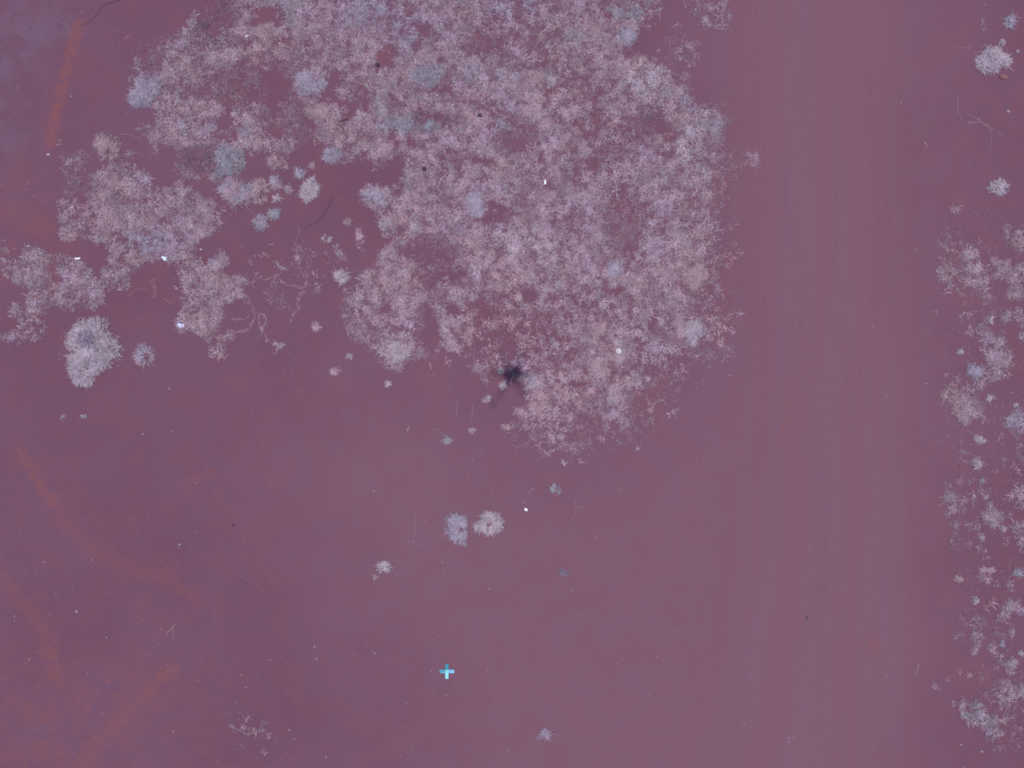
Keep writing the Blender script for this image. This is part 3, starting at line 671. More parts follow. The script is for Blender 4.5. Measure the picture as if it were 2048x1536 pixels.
# ------------------------------------------------------------------ single tufts
def tuft(label, u, v, rx, ry=None, tone='lilac', rot=0.0, dens=1.0, seed=None, spiky=1.0, name="grass_tuft", cat="grass tuft", group=None, heart=None, ring=False):
    ry = rx if ry is None else ry
    rng = np.random.default_rng(int(u * 7 + v * 13) if seed is None else seed)
    r = math.sqrt(rx * ry)
    big = r > 14
    x, y = px(u, v); org = (float(x), float(y), float(ground_z(u, v)))
    if r < 16: dens = dens * 0.78
    n = int(max(30, 0.62 * rx * ry * 3.14 * dens + 14 * dens))
    ph = rng.uniform(0, 50)
    def blob(n, lo, hi, reach):
        a = rng.random(n) * 2 * np.pi
        K = max(5, int(4 + r * 0.35)); fing = np.sort(rng.random(K)) * 2 * np.pi
        sel = rng.random(n) < 0.55
        a = np.where(sel, fing[rng.integers(0, K, n)] + rng.normal(0, 0.16, n), a)
        lob = 0.40 + 0.95 * fbm(np.cos(a) * 1.6 + ph, np.sin(a) * 1.6 + ph, 151, 3, 0.65) + 0.16 * sel
        rad = rng.uniform(lo, hi, n) ** 0.62 * lob
        L = np.clip(r * reach, 3.5, 9) * rng.uniform(0.5, 1.3, n)
        f = np.clip(rad * r - L * 0.5, 0, None) / max(r, 1e-6)
        bu = np.cos(a) * f * rx; bv = np.sin(a) * f * ry
        cr, sr = math.cos(rot), math.sin(rot)
        d = np.arctan2(np.sin(a) * ry, np.cos(a) * rx) + rng.normal(0, 0.75, n)
        uu = u + bu * cr - bv * sr + rng.normal(0, 0.9, n); vv = v + bu * sr + bv * cr + rng.normal(0, 0.9, n)
        return uu, vv, d + rot, L * np.where(rng.random(n) < 0.10 * spiky, 1.7, 1.0)
    uu, vv, d, L = blob(n, 0.30 if ring else 0.0, 1.0, 0.75)
    if r > 7:
        keep = fbm(uu / 4.5, vv / 4.5, 161, 3) > 0.43 - 0.06 * (dens > 1.15)
        uu, vv, d, L = uu[keep], vv[keep], d[keep], L[keep]
    wq = max(r * 0.8, 3.0); w1 = fbm(uu / wq + 3, vv / wq, 163, 3) - 0.5; w2 = fbm(uu / wq, vv / wq + 9, 167, 3) - 0.5
    wk = 0.85 if r < 16 else 0.4
    uu = uu + wk * r * w1; vv = vv + wk * r * w2
    ns = int(4 + r * 0.5) if dens > 0.8 else 0
    sa_ = rng.random(ns) * 2 * np.pi; sr_ = rng.uniform(0.8, 1.25, ns)
    uu = np.concatenate([uu, u + np.cos(sa_) * sr_ * rx]); vv = np.concatenate([vv, v + np.sin(sa_) * sr_ * ry])
    d = np.concatenate([d, rng.random(ns) * 6.283]); L = np.concatenate([L, rng.uniform(2, 6, ns)])
    n = len(uu)
    c = tone_cols(rng, tone, n) * (0.52 + 0.86 * fbm(uu / 5, vv / 5, 171, 3))[:, None]
    if tone == 'lilac' and not group:
        b = fbm(uu / 22, vv / 22, 181, 2) > 0.56
        c[b] = tone_cols(rng, 'blue', int(b.sum()))
    me = blade_mesh(name, uu, vv, d, L, rng.uniform(0.55, 1.15, n), rng.uniform(1.0, 5.0, n) * min(1.3, 0.5 + r / 20) * (0.35 if tone == 'faint' else 1.0), c * (1.35 if tone == 'faint' else 1.0), rng, org)
    o = link(name, me); o.location = org
    if heart:
        hu, hv, hr = heart
        m = int(hr * hr * 1.3)
        a = rng.random(m) * 6.283; q = np.sqrt(rng.random(m)) * hr
        h = link("old_heart", blade_mesh("old_heart", hu + q * np.cos(a), hv + q * np.sin(a), rng.random(m) * 6.283, rng.uniform(3, 7, m), rng.uniform(0.8, 1.4, m), rng.uniform(5.0, 8.0, m), tone_cols(rng, 'heart', m), rng, org), None, o)
        h["label"] = "greyer old heart of the clump"
    return tag(o, label, cat, group)

TUFTS = [
 ("big round pale clump standing alone at the left, darker grey heart", 181, 700, 50, 60, 'pale', 0.25, 1.25),
 ("small ring shaped tuft right of the big round clump", 288, 712, 21, 22, 'lilac', 0, 0.75),
 ("long crumb of grass trailing under the big round clump", 157, 762, 11, 8, 'pale', -0.6, 1.0),
 ("pale blue clump at the large mat's left tip", 290, 190, 25, 34, 'blue', 0.5, 1.25),
 ("dense pink grey cushion above the broad left patch", 215, 292, 28, 27, 'pink', 0, 1.15),
 ("feathery blue green clump in the bay between the large mat and the broad left patch", 455, 325, 28, 36, 'green', 0.4, 0.8),
 ("wide star edged clump right of the broad left patch", 475, 390, 34, 30, 'lilac', 0.1, 1.1),
 ("pinkish lobe joined to the wide star edged clump's right side", 519, 386, 20, 26, 'pink', 0, 0.9),
 ("small two lobed tuft, top of the row beside the wide star edged clump", 553, 366, 14, 15, 'lilac', 0, 1.2),
 ("little round tuft between the two lobed tuft and the sunburst tuft", 578, 379, 9, 9, 'lilac', 0, 1.2),
 ("sunburst tuft standing clear on bare soil, largest of its row", 619, 380, 20, 20, 'pale', 0, 1.35),
 ("tiny star tuft under the two lobed tuft", 553, 398, 9, 9, 'pale', 0, 1.0),
 ("thumb shaped pale tuft below the wide star edged clump", 521, 446, 14, 16, 'blue', 0.2, 1.3),
 ("blue green button of leaves beside the thumb shaped tuft", 548, 429, 12, 10, 'green', -0.4, 1.5),
 ("crescent tuft above the sunburst tuft", 602, 346, 13, 11, 'lilac', 0.5, 0.7),
 ("round pinkish tuft hanging under the large mat, left of the crescent tuft", 556, 326, 21, 15, 'pink', 0, 0.9),
 ("tiny tuft just under the large mat above the sunburst tuft", 625, 330, 6, 7, 'lilac', 0, 1.0),
 ("blue tuft on the large mat's lower rim above the bare bay", 664, 312, 19, 14, 'blue', -0.3, 1.3),
 ("pink splay tuft bridging the bare notch in the upper mat", 640, 224, 28, 17, 'pink', 0.0, 1.0),
 ("bright little star seedling alone in the bare bay", 652, 477, 9, 7, 'pale', 0, 1.2),
 ("yellowish star tuft in the bare bay near the large mat", 694, 443, 8, 8, 'pink', 0, 1.2),
 ("thin legged star weed left of the large mat's waist", 717, 468, 9, 11, 'faint', 0, 0.9),
 ("faint wispy weed below the thin legged star weed", 727, 490, 9, 11, 'faint', 0.6, 0.7),
 ("white tipped tuft at the right end of the runner patch", 682, 555, 15, 15, 'pale', 0, 1.2),
 ("spidery star where the long runner ends", 555, 695, 11, 9, 'pale', 0, 0.8),
 ("faint spidery weed between the runners and the large mat", 634, 655, 12, 10, 'faint', 0, 0.6),
 ("faint weed left of the large mat's lower tip, nearest the bare clearing", 670, 742, 10, 8, 'faint', 0, 0.7),
 ("small upright pale tuft under the large mat's lower left lobe", 699, 713, 5, 6, 'pale', 0, 1.5),
 ("tiny pale tuft below the large mat's lower left lobe", 777, 769, 6, 6, 'pale', 0, 1.3),
 ("pale tuft just left of the dark shadow", 1002, 742, 6, 7, 'green', 0, 1.3),
 ("oblong pale tuft just below left of the dark shadow", 1006, 772, 6, 10, 'pale', 0.3, 1.3),
 ("small ring tuft left of the shadow's faint tail", 974, 798, 8, 8, 'lilac', 0, 0.8),
 ("yellowish little tuft under the shadow's faint tail", 1011, 854, 8, 6, 'pink', 0, 1.3),
 ("bluish little tuft on bare soil with a pale eye", 893, 881, 10, 8, 'green', 0, 1.0),
 ("tiny greyish tuft right of the bluish one with a pale eye", 944, 862, 8, 7, 'lilac', 0, 0.9),
 ("upright oval clump, left of the pair in the lower clearing", 915, 1060, 21, 33, 'blue', -0.2, 1.3),
 ("ragged winged clump, right of the pair in the lower clearing", 977, 1050, 29, 21, 'pale', -0.15, 1.2),
 ("bent hook shaped tuft below left of the pair of clumps", 768, 1134, 15, 10, 'pale', 0.5, 1.3),
 ("crumb of pale grass at the foot of the hook shaped tuft", 751, 1154, 7, 3, 'pale', -0.1, 1.0),
 ("small square pale tuft right of the pair of clumps", 1112, 979, 10, 11, 'green', 0, 1.4),
 ("dull blue green leafy spot in the clearing, nearest the track", 1128, 1144, 11, 7, 'heart', 0, 0.9),
 ("faint wisp left of the small square tuft", 1061, 984, 5, 10, 'faint', 0.2, 0.8),
 ("small grey tuft at the bottom edge below the cross", 1089, 1467, 11, 13, 'lilac', 0, 1.0),
 ("bluish speck of leaves below the big round clump, right of two", 168, 833, 6, 4, 'blue', 0, 1.3),
 ("bluish speck of leaves below the big round clump, left of two", 126, 833, 4, 5, 'blue', 0, 1.3),
 ("large silvery clump at the upper right beside the red stone", 1982, 120, 34, 30, 'pale', -0.3, 1.3),
 ("upright silvery tuft at the top right edge", 2021, 42, 11, 17, 'blue', 0.15, 1.1),
 ("small greenish tuft just above the large silvery clump", 2003, 87, 7, 6, 'pale', 0.6, 1.2),
 ("spiky lone tuft on bare soil right of the track", 1993, 375, 18, 18, 'pale', 0, 1.15),
 ("faint flattened weed on bare soil below the spiky lone tuft", 1912, 416, 12, 11, 'faint', 0, 0.35),
 ("white button tuft left of the winding band", 1921, 703, 6, 5, 'pale', 0, 1.5),
 ("small wedge tuft between the wide mauve patch and the winding band", 1981, 638, 9, 7, 'pale', 0.3, 1.4),
 ("smooth blue green clump on the winding band's lower end", 1948, 744, 15, 14, 'blue', 0.4, 1.7),
 ("small kite shaped tuft right of the squarish pinkish patch", 1978, 797, 8, 7, 'pale', 0, 1.3),
 ("compact pale tuft on a runner below the squarish patch", 1958, 879, 10, 8, 'pale', 0, 1.5),
 ("long legged star tuft under the compact pale tuft", 1954, 928, 13, 8, 'pale', 0.2, 1.1),
 ("little comma of grass under the long legged star tuft", 1964, 960, 6, 5, 'green', -0.6, 0.9),
 ("small upright tuft under the feathery streak", 1911, 1049, 5, 9, 'lilac', 0, 1.0),
 ("small leaning tuft under the club shaped streak", 1961, 1073, 6, 7, 'lilac', 0.4, 1.1),
 ("flat dash of grass right of the club shaped streak's foot", 2005, 1057, 10, 4, 'pale', 0.05, 1.3),
 ("yellowish tuft with one thin stalk on the lower right verge", 1916, 1158, 8, 6, 'pink', 0, 1.6),
 ("sparse half ring of grass right of the yellowish tuft", 1973, 1147, 17, 16, 'faint', 0, 0.45),
 ("small diagonal tuft above the chains on the right verge", 1950, 1201, 8, 5, 'pale', 0.5, 1.4),
 ("blue button tuft at the right edge above the arched bank", 2036, 1144, 9, 10, 'green', 0, 1.5),
 ("small upright scrap under the arched bank", 2022, 1265, 5, 9, 'lilac', 0.3, 1.1),
 ("white star tuft at the right edge beside the broken chain", 2042, 1306, 6, 6, 'pale', 0, 1.3),
 ("faint brown weed at the track's right edge low down", 1870, 1372, 12, 6, 'faint', 0, 0.4),
 ("faint upright weed on the lower right soil under the broken chain", 1938, 1349, 5, 6, 'faint', 0, 0.8),
 ("faint grey weed on the track near the bottom edge", 1584, 1480, 9, 8, 'faint', 0, 0.7),
 ("silver blue clump within the large mat, above the pale hump", 951, 408, 17, 24, 'blue', 0.2, 1.4),
 ("silver blue clump in the large mat's right half", 1230, 540, 17, 17, 'blue', 0, 1.4),
 ("blue tuft on the mat's upper right rim beside the bare wedge", 1255, 72, 20, 17, 'blue', 0.7, 1.1),
 ("small green blue clump within the upper middle of the mat", 866, 256, 17, 12, 'green', 0, 1.3),
 ("pale clump at the lower left lobe of the large mat", 798, 705, 22, 20, 'pale', 0, 1.1),
 ("streaky pale clump beside the track at the large mat's lower right", 1388, 665, 17, 26, 'pale', 0.3, 1.0),
 ("sunlit pinkish clump at the mat's right rim facing the track", 1392, 555, 20, 24, 'pink', 0.1, 1.2),
 ("outlying low weed at the mat's right rim, on the track side", 1500, 318, 18, 14, 'faint', 0.3, 0.4),
 ("round splayed clump on the mat's upper left lower rim", 620, 165, 34, 26, 'lilac', 0, 1.0),
 ("pale tuft on the mat's waist rim projecting into the bare bay", 757, 392, 30, 20, 'lilac', -0.2, 1.1),
 ("splayed pink tuft on the mat's upper left rim by the bare hollow", 535, 66, 22, 17, 'pink', 0.1, 1.0),
]
for (lab, u, v, rx, ry, tone, rot, dn) in TUFTS + tuft_later:
    kw = {}
    if lab.startswith("big round"): kw['heart'] = (174, 678, 17)
    if "ring" in lab.split() and "shaped" in lab: kw['ring'] = True
    if "half ring" in lab or "small ring tuft" in lab: kw['ring'] = True
    tuft(lab, u, v, rx, ry, tone, rot, dn, **kw)

# ------------------------------------------------------------------ runners and thin stems
def runner(label, pts, leaf=5.0, step=5.0, tone='pink', rad=0.0028, name="grass_runner", cat="runner", group=None, leaves=True):
    rng = np.random.default_rng(int(pts[0][0] * 3 + pts[0][1] * 11))
    P = np.array(pts, float)
    # Catmull-Rom
    Q = []
    E = np.vstack([2 * P[0] - P[1], P, 2 * P[-1] - P[-2]])
    for i in range(1, len(E) - 2):
        for t in np.linspace(0, 1, 6, endpoint=False):
            a, b, c, d = E[i - 1], E[i], E[i + 1], E[i + 2]
            Q.append(0.5 * ((2 * b) + (c - a) * t + (2 * a - 5 * b + 4 * c - d) * t * t + (3 * b - a - 3 * c + d) * t ** 3))
    Q.append(P[-1]); Q = np.array(Q) + rng.normal(0, 0.35, (len(Q), 2))
    x, y = px(Q[:, 0], Q[:, 1]); z = ground_z(Q[:, 0], Q[:, 1]) + rad * 0.9
    org = Vector((x[0], y[0], z[0] - rad))
    if name == 'grass_runner': rad = min(rad, 0.0045)
    root = empty(name, org)
    bm = bmesh.new()
    add_tube(bm, [Vector((a, b, c)) - org for a, b, c in zip(x, y, z)], rad, rad * 0.6, 5)
    bm_obj("stem", bm, M_STEM, root, smooth=True)
    if leaves:
        d = np.concatenate([[0], np.cumsum(np.hypot(*np.diff(Q, axis=0).T))])
        s = np.arange(step * 0.5, d[-1], step); s = np.repeat(s, 6) + rng.normal(0, 1.6, 6 * len(s))
        bu = np.interp(s, d, Q[:, 0]) + rng.normal(0, 1.5, len(s)); bv = np.interp(s, d, Q[:, 1]) + rng.normal(0, 1.5, len(s))
        gate = fbm(bu / 6, bv / 6, 195, 2) > 0.42; s, bu, bv = s[gate], bu[gate], bv[gate]
        n = len(s)
        me = blade_mesh("leaves", bu, bv, rng.random(n) * 6.283, leaf * rng.uniform(0.5, 1.2, n), rng.uniform(0.5, 1.0, n), rng.uniform(0.5, 2.0, n), tone_cols(rng, tone, n) * rng.uniform(0.7, 1.1, (n, 1)), rng, tuple(org))
        link("leaves", me, None, root)
    return tag(root, label, cat, group)

Z5 = lambda p: T(460, 450, .2019, p)
runner("long bare runner hanging down into the lacy runner patch", Z5([(680, 15), (685, 90), (655, 150), (660, 210), (720, 235)]), leaves=False, rad=0.008)
runner("leafy runner curling from the tongue's right point", Z5([(200, 700), (180, 740), (215, 800), (240, 850), (240, 930), (200, 1000), (180, 1040), (60, 1055)]), 4)
runner("beaded runner strung across the hollow right of the tongue", Z5([(0, 925), (60, 930), (130, 930), (180, 915)]), 3.5, 4)
runner("runner looping down to the spidery star", Z5([(290, 880), (330, 885), (350, 930), (350, 980), (320, 1040), (345, 1080), (370, 1140), (440, 1185), (470, 1215)]), 4.5, 4, 'lilac', 0.007)
runner("left strand of the runner loop", Z5([(290, 880), (285, 940), (300, 1000), (325, 1050)]), 4, 4, 'lilac')
runner("straight thin stalk off the runner loop", Z5([(325, 1065), (290, 1105), (245, 1145)]), leaves=False, rad=0.006)
runner("beaded arc of runner inside the lacy patch", Z5([(490, 540), (540, 580), (620, 605), (700, 625), (750, 610), (770, 560)]), 4, 4.5)
runner("runner dropping from the lacy patch's lower rim", Z5([(740, 660), (690, 700), (670, 780), (680, 840), (630, 890), (600, 960)]), 4.5, 4)
runner("runner arching at the lacy patch's upper left", Z5([(205, 400), (200, 350), (240, 305), (300, 305), (350, 290), (400, 310)]), 4, 5)
runner("short bent runner in the middle of the lacy patch", Z5([(440, 360), (480, 400), (510, 430), (560, 430)]), 5, 4, 'pale')
runner("wavy runner at the lacy patch's lower left", Z5([(270, 470), (240, 530), (220, 590), (280, 520), (340, 545), (420, 520), (500, 480)]), 4.5, 4.5)
runner("short pale stick lying above the lacy patch", Z5([(385, 197), (435, 188)]), leaves=False, rad=0.011, name="dry_stick", cat="stick")
runner("thin curved stem below the broad left patch", R4([(745, 425), (800, 380), (870, 375)]), leaves=False, rad=0.006)
runner("wiry weed stem under the broad left patch", R4([(880, 330), (905, 370), (905, 430)]), 4, 6)
runner("forked pale stalk under the broad left patch, beside the tongue", R4([(960, 430), (1000, 460), (1030, 440)]), leaves=False, rad=0.006)
runner("thin pale runner reaching up from the broad left patch", R1([(700, 785), (760, 790), (830, 820)]), leaves=False, rad=0.006)
runner("thin stalk leading from the wide star edged clump to the thumb tuft", T(440, 320, .1302, [(440, 740), (500, 790), (560, 860)]), leaves=False, rad=0.007)
runner("pinkish upright stalk below the mat, left of two", R5([(780, 1020), (770, 1060), (775, 1130)]), 3, 9, 'faint', 0.008)
runner("pinkish upright stalk below the mat, right of two", R5([(865, 1055), (860, 1110), (845, 1160)]), 3, 9, 'faint', 0.008)
runner("short thick straw on the clearing below the mat's lower left", R5([(478, 1205), (497, 1182)]), leaves=False, rad=0.018, name="dry_stick", cat="stick")
runner("pinkish straw at the end of the mat's lower left notch", R5([(612, 805), (625, 845)]), leaves=False, rad=0.014, name="dry_stick", cat="stick")
runner("tall dry stalk left of the upright oval clump", T(730, 960, .2295, [(440, 270), (430, 340), (445, 420), (425, 500), (425, 550)]), 4, 8, 'faint', 0.010)
runner("faint curl of stem under the tall dry stalk", T(730, 960, .2295, [(455, 580), (500, 565), (540, 585)]), leaves=False, rad=0.006)
runner("faint arching stem below the small square tuft, right strand", T(730, 960, .2295, [(1840, 225), (1890, 240), (1930, 290)]), leaves=False, rad=0.007)
runner("faint straight stem below the small square tuft, left strand", T(730, 960, .2295, [(1835, 180), (1830, 260), (1808, 350)]), leaves=False, rad=0.007)
runner("bent straw alone on the bare soil low at the left", R7([(870, 838), (905, 795), (920, 785)]), leaves=False, rad=0.008, name="dry_stick", cat="stick")
runner("long straw beside the bent one low at the left", R7([(905, 800), (910, 865)]), leaves=False, rad=0.007, name="dry_stick", cat="stick")
runner("longest arm of the spidery weed above the spiky lone tuft, pointing down", R3([(1880, 615), (1890, 660), (1880, 740)]), 3, 9, 'faint', 0.007)
runner("left arm of the spidery weed above the spiky lone tuft", R3([(1880, 615), (1840, 590), (1800, 595), (1775, 600)]), 4, 6, 'pink', 0.008)
runner("upper left arm of the spidery weed above the spiky lone tuft", R3([(1860, 605), (1810, 570), (1770, 555)]), 3, 8, 'faint', 0.006)
runner("right arm of the spidery weed above the spiky lone tuft", R3([(1880, 615), (1915, 635), (1940, 660)]), 4, 8, 'faint', 0.007)
runner("thin upright stem left of the spidery weed", R3([(1725, 460), (1725, 530), (1745, 580)]), 3, 9, 'faint', 0.007)
runner("short pale straw at the track's right edge high up", R3([(1562, 685), (1580, 712)]), leaves=False, rad=0.011, name="dry_stick", cat="stick")
runner("pale stalks above the large silvery clump, left of two", R3([(1850, 85), (1842, 110), (1850, 145)]), 4, 7, 'lilac', 0.008)
runner("pale stalks above the large silvery clump, right of two", R3([(1860, 90), (1856, 150)]), 3, 9, 'faint', 0.007)
runner("thin runner pointing left from the large silvery clump", R3([(1800, 232), (1760, 230), (1710, 232)]), leaves=False, rad=0.007)
runner("curving runner below the squarish pinkish patch", VZ3([(270, 540), (260, 580), (265, 660), (255, 730), (290, 775), (360, 790)]), 4, 7, 'lilac', 0.006)
runner("straight runner to the compact pale tuft", VZ3([(320, 520), (390, 565)]), leaves=False, rad=0.008)
runner("leg of the long legged star tuft", VZ3([(385, 830), (350, 870), (320, 910)]), leaves=False, rad=0.006)
runner("curved straw below the long legged star tuft", VZ3([(425, 950), (450, 930), (495, 928)]), leaves=False, rad=0.007)
runner("white upright straw on the track's right edge low down", R8([(1490, 985), (1485, 1020), (1478, 1050)]), leaves=False, rad=0.009, name="dry_stick", cat="stick")
runner("white bent straw beside the broken chain of tufts", VZ4([(355, 830), (345, 860)]), leaves=False, rad=0.013, name="dry_stick", cat="stick")
runner("long pale straw lying in the tangle of stems near the bottom edge", R7([(1200, 1310), (1250, 1335), (1305, 1365)]), 3, 8, 'lilac', 0.009, name="dry_stick", cat="stick")
patch("grass_patch", "scant tangle of dry stems near the bottom edge left of the cross", "grass patch", [R7([(1190, 1190), (1270, 1200), (1290, 1260), (1400, 1240), (1450, 1310), (1440, 1420), (1380, 1440), (1330, 1350), (1270, 1440), (1210, 1460), (1260, 1380), (1180, 1330)])], [], [(505, 1455, 70, 70, 0.30)], [], seed=41, gap=0.50, kmul=0.55, deadk=0.3, tone='faint', kind='stuff')

# dark twigs
runner("thin dark twig lying in the bare bay, left of the large mat", T(440, 320, .1302, [(1730, 585), (1690, 670), (1610, 800), (1570, 870), (1480, 960), (1370, 1000), (1310, 1040)]), leaves=False, rad=0.0065, name="dark_twig", cat="twig").children[0].data.materials[0] = M_TWIG
runner("dark root line in the soil at the top left edge", R1([(740, -20), (690, 5), (610, 30), (570, 80), (520, 130), (470, 150)]), leaves=False, rad=0.006, name="dark_root", cat="root").children[0].data.materials[0] = M_TWIG
runner("black broken twig by the notch in the upper mat, upper piece", R2([(228, 712), (255, 705), (280, 698)]), leaves=False, rad=0.016, name="dark_twig", cat="twig").children[0].data.materials[0] = M_TWIG
runner("black broken twig by the notch in the upper mat, lower piece", R2([(238, 745), (258, 760), (250, 785)]), leaves=False, rad=0.016, name="dark_twig", cat="twig").children[0].data.materials[0] = M_TWIG

# ------------------------------------------------------------------ stones
def stone(name, label, cat, u, v, a, b, h, mat, rot=0.0, group=None, seed=1, flat=False):
    rng = random.Random(seed)
    bm = bmesh.new()
    bmesh.ops.create_icosphere(bm, subdivisions=2 if a > 3 else 1, radius=1.0)
    off = [Vector((rng.uniform(-1, 1), rng.uniform(-1, 1), rng.uniform(-1, 1))).normalized() for _ in range(7)]
    for w in bm.verts:
        k = 1.0
        for q in off: k -= 0.16 * max(0.0, w.co.normalized().dot(q) - 0.6)
        k *= rng.uniform(0.96, 1.04)
        w.co *= k
        if flat and w.co.z > 0.55: w.co.z = 0.55 + (w.co.z - 0.55) * 0.2
    bmesh.ops.scale(bm, verts=bm.verts, vec=(a * S, b * S, h * S))
    bmesh.ops.rotate(bm, verts=bm.verts, cent=(0, 0, 0), matrix=Matrix.Rotation(rot, 3, 'Z'))
    x, y = px(u, v)
    return tag(bm_obj(name, bm, mat, None, (float(x), float(y), float(ground_z(u, v)) + h * S * 0.35)), label, cat, group)

stone("flat_stone", "flat reddish stone beside the large silvery clump", "stone", 2006, 154, 9.5, 6.0, 4.0, M_REDSTONE, -0.3, seed=3, flat=True)
stone("dark_stone", "dark round stone in a bare spot of the upper mat", "stone", 755, 130, 5.0, 4.6, 8.0, M_DARKSTONE, seed=4)
stone("dark_stone", "dark stone half sunk in the middle of the mat", "stone", 960, 231, 5.2, 4.4, 7.0, M_DARKSTONE, seed=5)
stone("dark_stone", "dull dark stone near the mat's waist rim", "stone", 849, 338, 5.0, 4.6, 7.0, simple("violet_stone", (0.05, 0.03, 0.06), (0.08, 0.05, 0.09), 30), seed=6)
stone("dark_stone", "small dark stone lying on the track low down", "stone", 1613, 1235, 2.4, 3.4, 2.5, M_DARKSTONE, seed=7)
stone("dark_stone", "small dark stone in the left clearing", "stone", 466, 1051, 3.2, 2.2, 2.0, M_TWIG, seed=8)
PEBBLES = [(153, 1223, 3.0), (88, 1124, 2.1), (359, 1089, 2.6), (29, 1233, 2.0), (29, 1241, 1.8), (629, 1293, 2.6), (633, 1318, 2.4), (751, 1307, 2.6), (482, 1350, 1.8), (492, 1375, 2.2), (652, 1514, 2.3), (336, 1343, 1.9), (540, 1320, 1.8),
    (748, 982, 2.4), (393, 966, 1.8), (345, 863, 2.2), (286, 868, 2.2), (111, 1188, 1.6), (58, 1320, 1.8), (213, 1275, 2.0), (579, 1460, 2.2), (589, 1478, 2.0), (1802, 205, 2.0), (2016, 223, 3.2), (2035, 103, 3.4), (1830, 500, 1.8), (1922, 1489, 3.2), (1964, 1503, 3.0),
    (1459, 751, 2.8), (1772, 1350, 1.8), (1852, 767, 2.4), (1745, 652, 2.0), (1895, 871, 2.4), (338, 777, 2.4), (174, 772, 2.2), (256, 74, 2.0), (143, 193, 2.2), (68, 394, 1.9), (706, 598, 2.0), (1190, 1075, 2.0), (978, 1178, 1.8), (885, 1124, 2.0), (1017, 1500, 2.0), (745, 1304, 1.6), (886, 1140, 1.5)]
PEBBLE_LABELS = {
    (153, 1223): "roundest pale pebble low at the left, above the ochre blotches", (88, 1124): "small pale pebble between the two ochre scars at the left", (359, 1089): "flattish pale pebble alone in the left clearing",
    (29, 1233): "upper of two tiny pebbles at the left edge", (29, 1241): "lower of two tiny pebbles at the left edge", (629, 1293): "pale pebble left of the survey cross, upper of two",
    (633, 1318): "pale pebble left of the survey cross, lower of two", (751, 1307): "pale pebble nearest the survey cross on its left", (652, 1514): "pale pebble at the bottom edge left of centre",
    (748, 982): "pale pebble left of the tall dry stalk", (345, 863): "pale pebble right below the ring shaped tuft", (286, 868): "pale pebble below the ring shaped tuft, left of another", (1802, 205): "pale pebble on the track's right half near the top",
    (2016, 223): "whitish pebble between the silvery clump and the spidery weed", (2035, 103): "bright pebble right of the large silvery clump", (1922, 1489): "flat pale pebble in the lower right corner, left of two",
    (1964, 1503): "pale pebble in the lower right corner, right of two", (1459, 751): "pale pebble between the large mat's lower right and the track", (1852, 767): "pale pebble at the track's right edge by the winding band",
    (174, 772): "bright pebble at the tail of the big round clump", (338, 777): "pale pebble right of the ring shaped tuft, on bare soil", (1745, 652): "pale pebble on the track at mid height", (1895, 871): "pale pebble under the squarish pinkish patch",
}
for i, (u, v, r) in enumerate(PEBBLES):
    rr = random.Random(i)
    stone("pebble", PEBBLE_LABELS.get((u, v), "tiny pale speck of a pebble lying loose on the bare soil"), "pebble", u, v, r * rr.uniform(0.9, 1.2), r * rr.uniform(0.65, 0.95), r * 0.7, M_PEBBLE, rr.uniform(0, 3), "pale pebbles on the bare soil", 100 + i)

# ------------------------------------------------------------------ litter
def scrap(label, u, v, L, W, mat, rot=0.0, seed=1, name="plastic_scrap", cat="litter", h=2.5, group=None, fold=True):
    """a crumpled sheet with thickness"""
    rng = random.Random(seed)
    nx, ny = 9, 7
    g = {}
    bm = bmesh.new()
    for side in (0, 1):
        for i in range(nx):
            for j in range(ny):
                a = i / (nx - 1) * 2 - 1; b = j / (ny - 1) * 2 - 1
                jx = 0.10 * math.sin(b * 4.1 + seed) + 0.06 * math.sin(b * 9 + seed * 2)
                jy = 0.16 * math.sin(a * 3.3 + seed * 1.7)
                q = 1 - 0.25 * (a * a) * (b * b)
                zz = h * (0.45 + 0.30 * math.sin(a * 4.2 + b * 3.1 + seed) + 0.25 * math.sin(a * 7.7 - b * 5.3 + seed * 3)) if fold else h * 0.3
                zz += 0.4
                g[side, i, j] = bm.verts.new(((a * q + jx) * L * S / 2, (b * q + jy) * W * S / 2, (zz - side * 0.35) * S))
    for i in range(nx - 1):
        for j in range(ny - 1):
            bm.faces.new((g[0, i, j], g[0, i + 1, j], g[0, i + 1, j + 1], g[0, i, j + 1]))
            bm.faces.new((g[1, i, j], g[1, i, j + 1], g[1, i + 1, j + 1], g[1, i + 1, j]))
    for i in range(nx - 1):
        bm.faces.new((g[0, i, 0], g[1, i, 0], g[1, i + 1, 0], g[0, i + 1, 0])); bm.faces.new((g[0, i, ny - 1], g[0, i + 1, ny - 1], g[1, i + 1, ny - 1], g[1, i, ny - 1]))
    for j in range(ny - 1):
        bm.faces.new((g[0, 0, j], g[0, 0, j + 1], g[1, 0, j + 1], g[1, 0, j])); bm.faces.new((g[0, nx - 1, j], g[1, nx - 1, j], g[1, nx - 1, j + 1], g[0, nx - 1, j + 1]))
    x, y = px(u, v)
    o = bm_obj(name, bm, mat, None, (float(x), float(y), float(ground_z(u, v)) + (0.05 if group == "up" else 0.004)))
    o.rotation_euler = (0, 0, rot)
    return tag(o, label, cat)

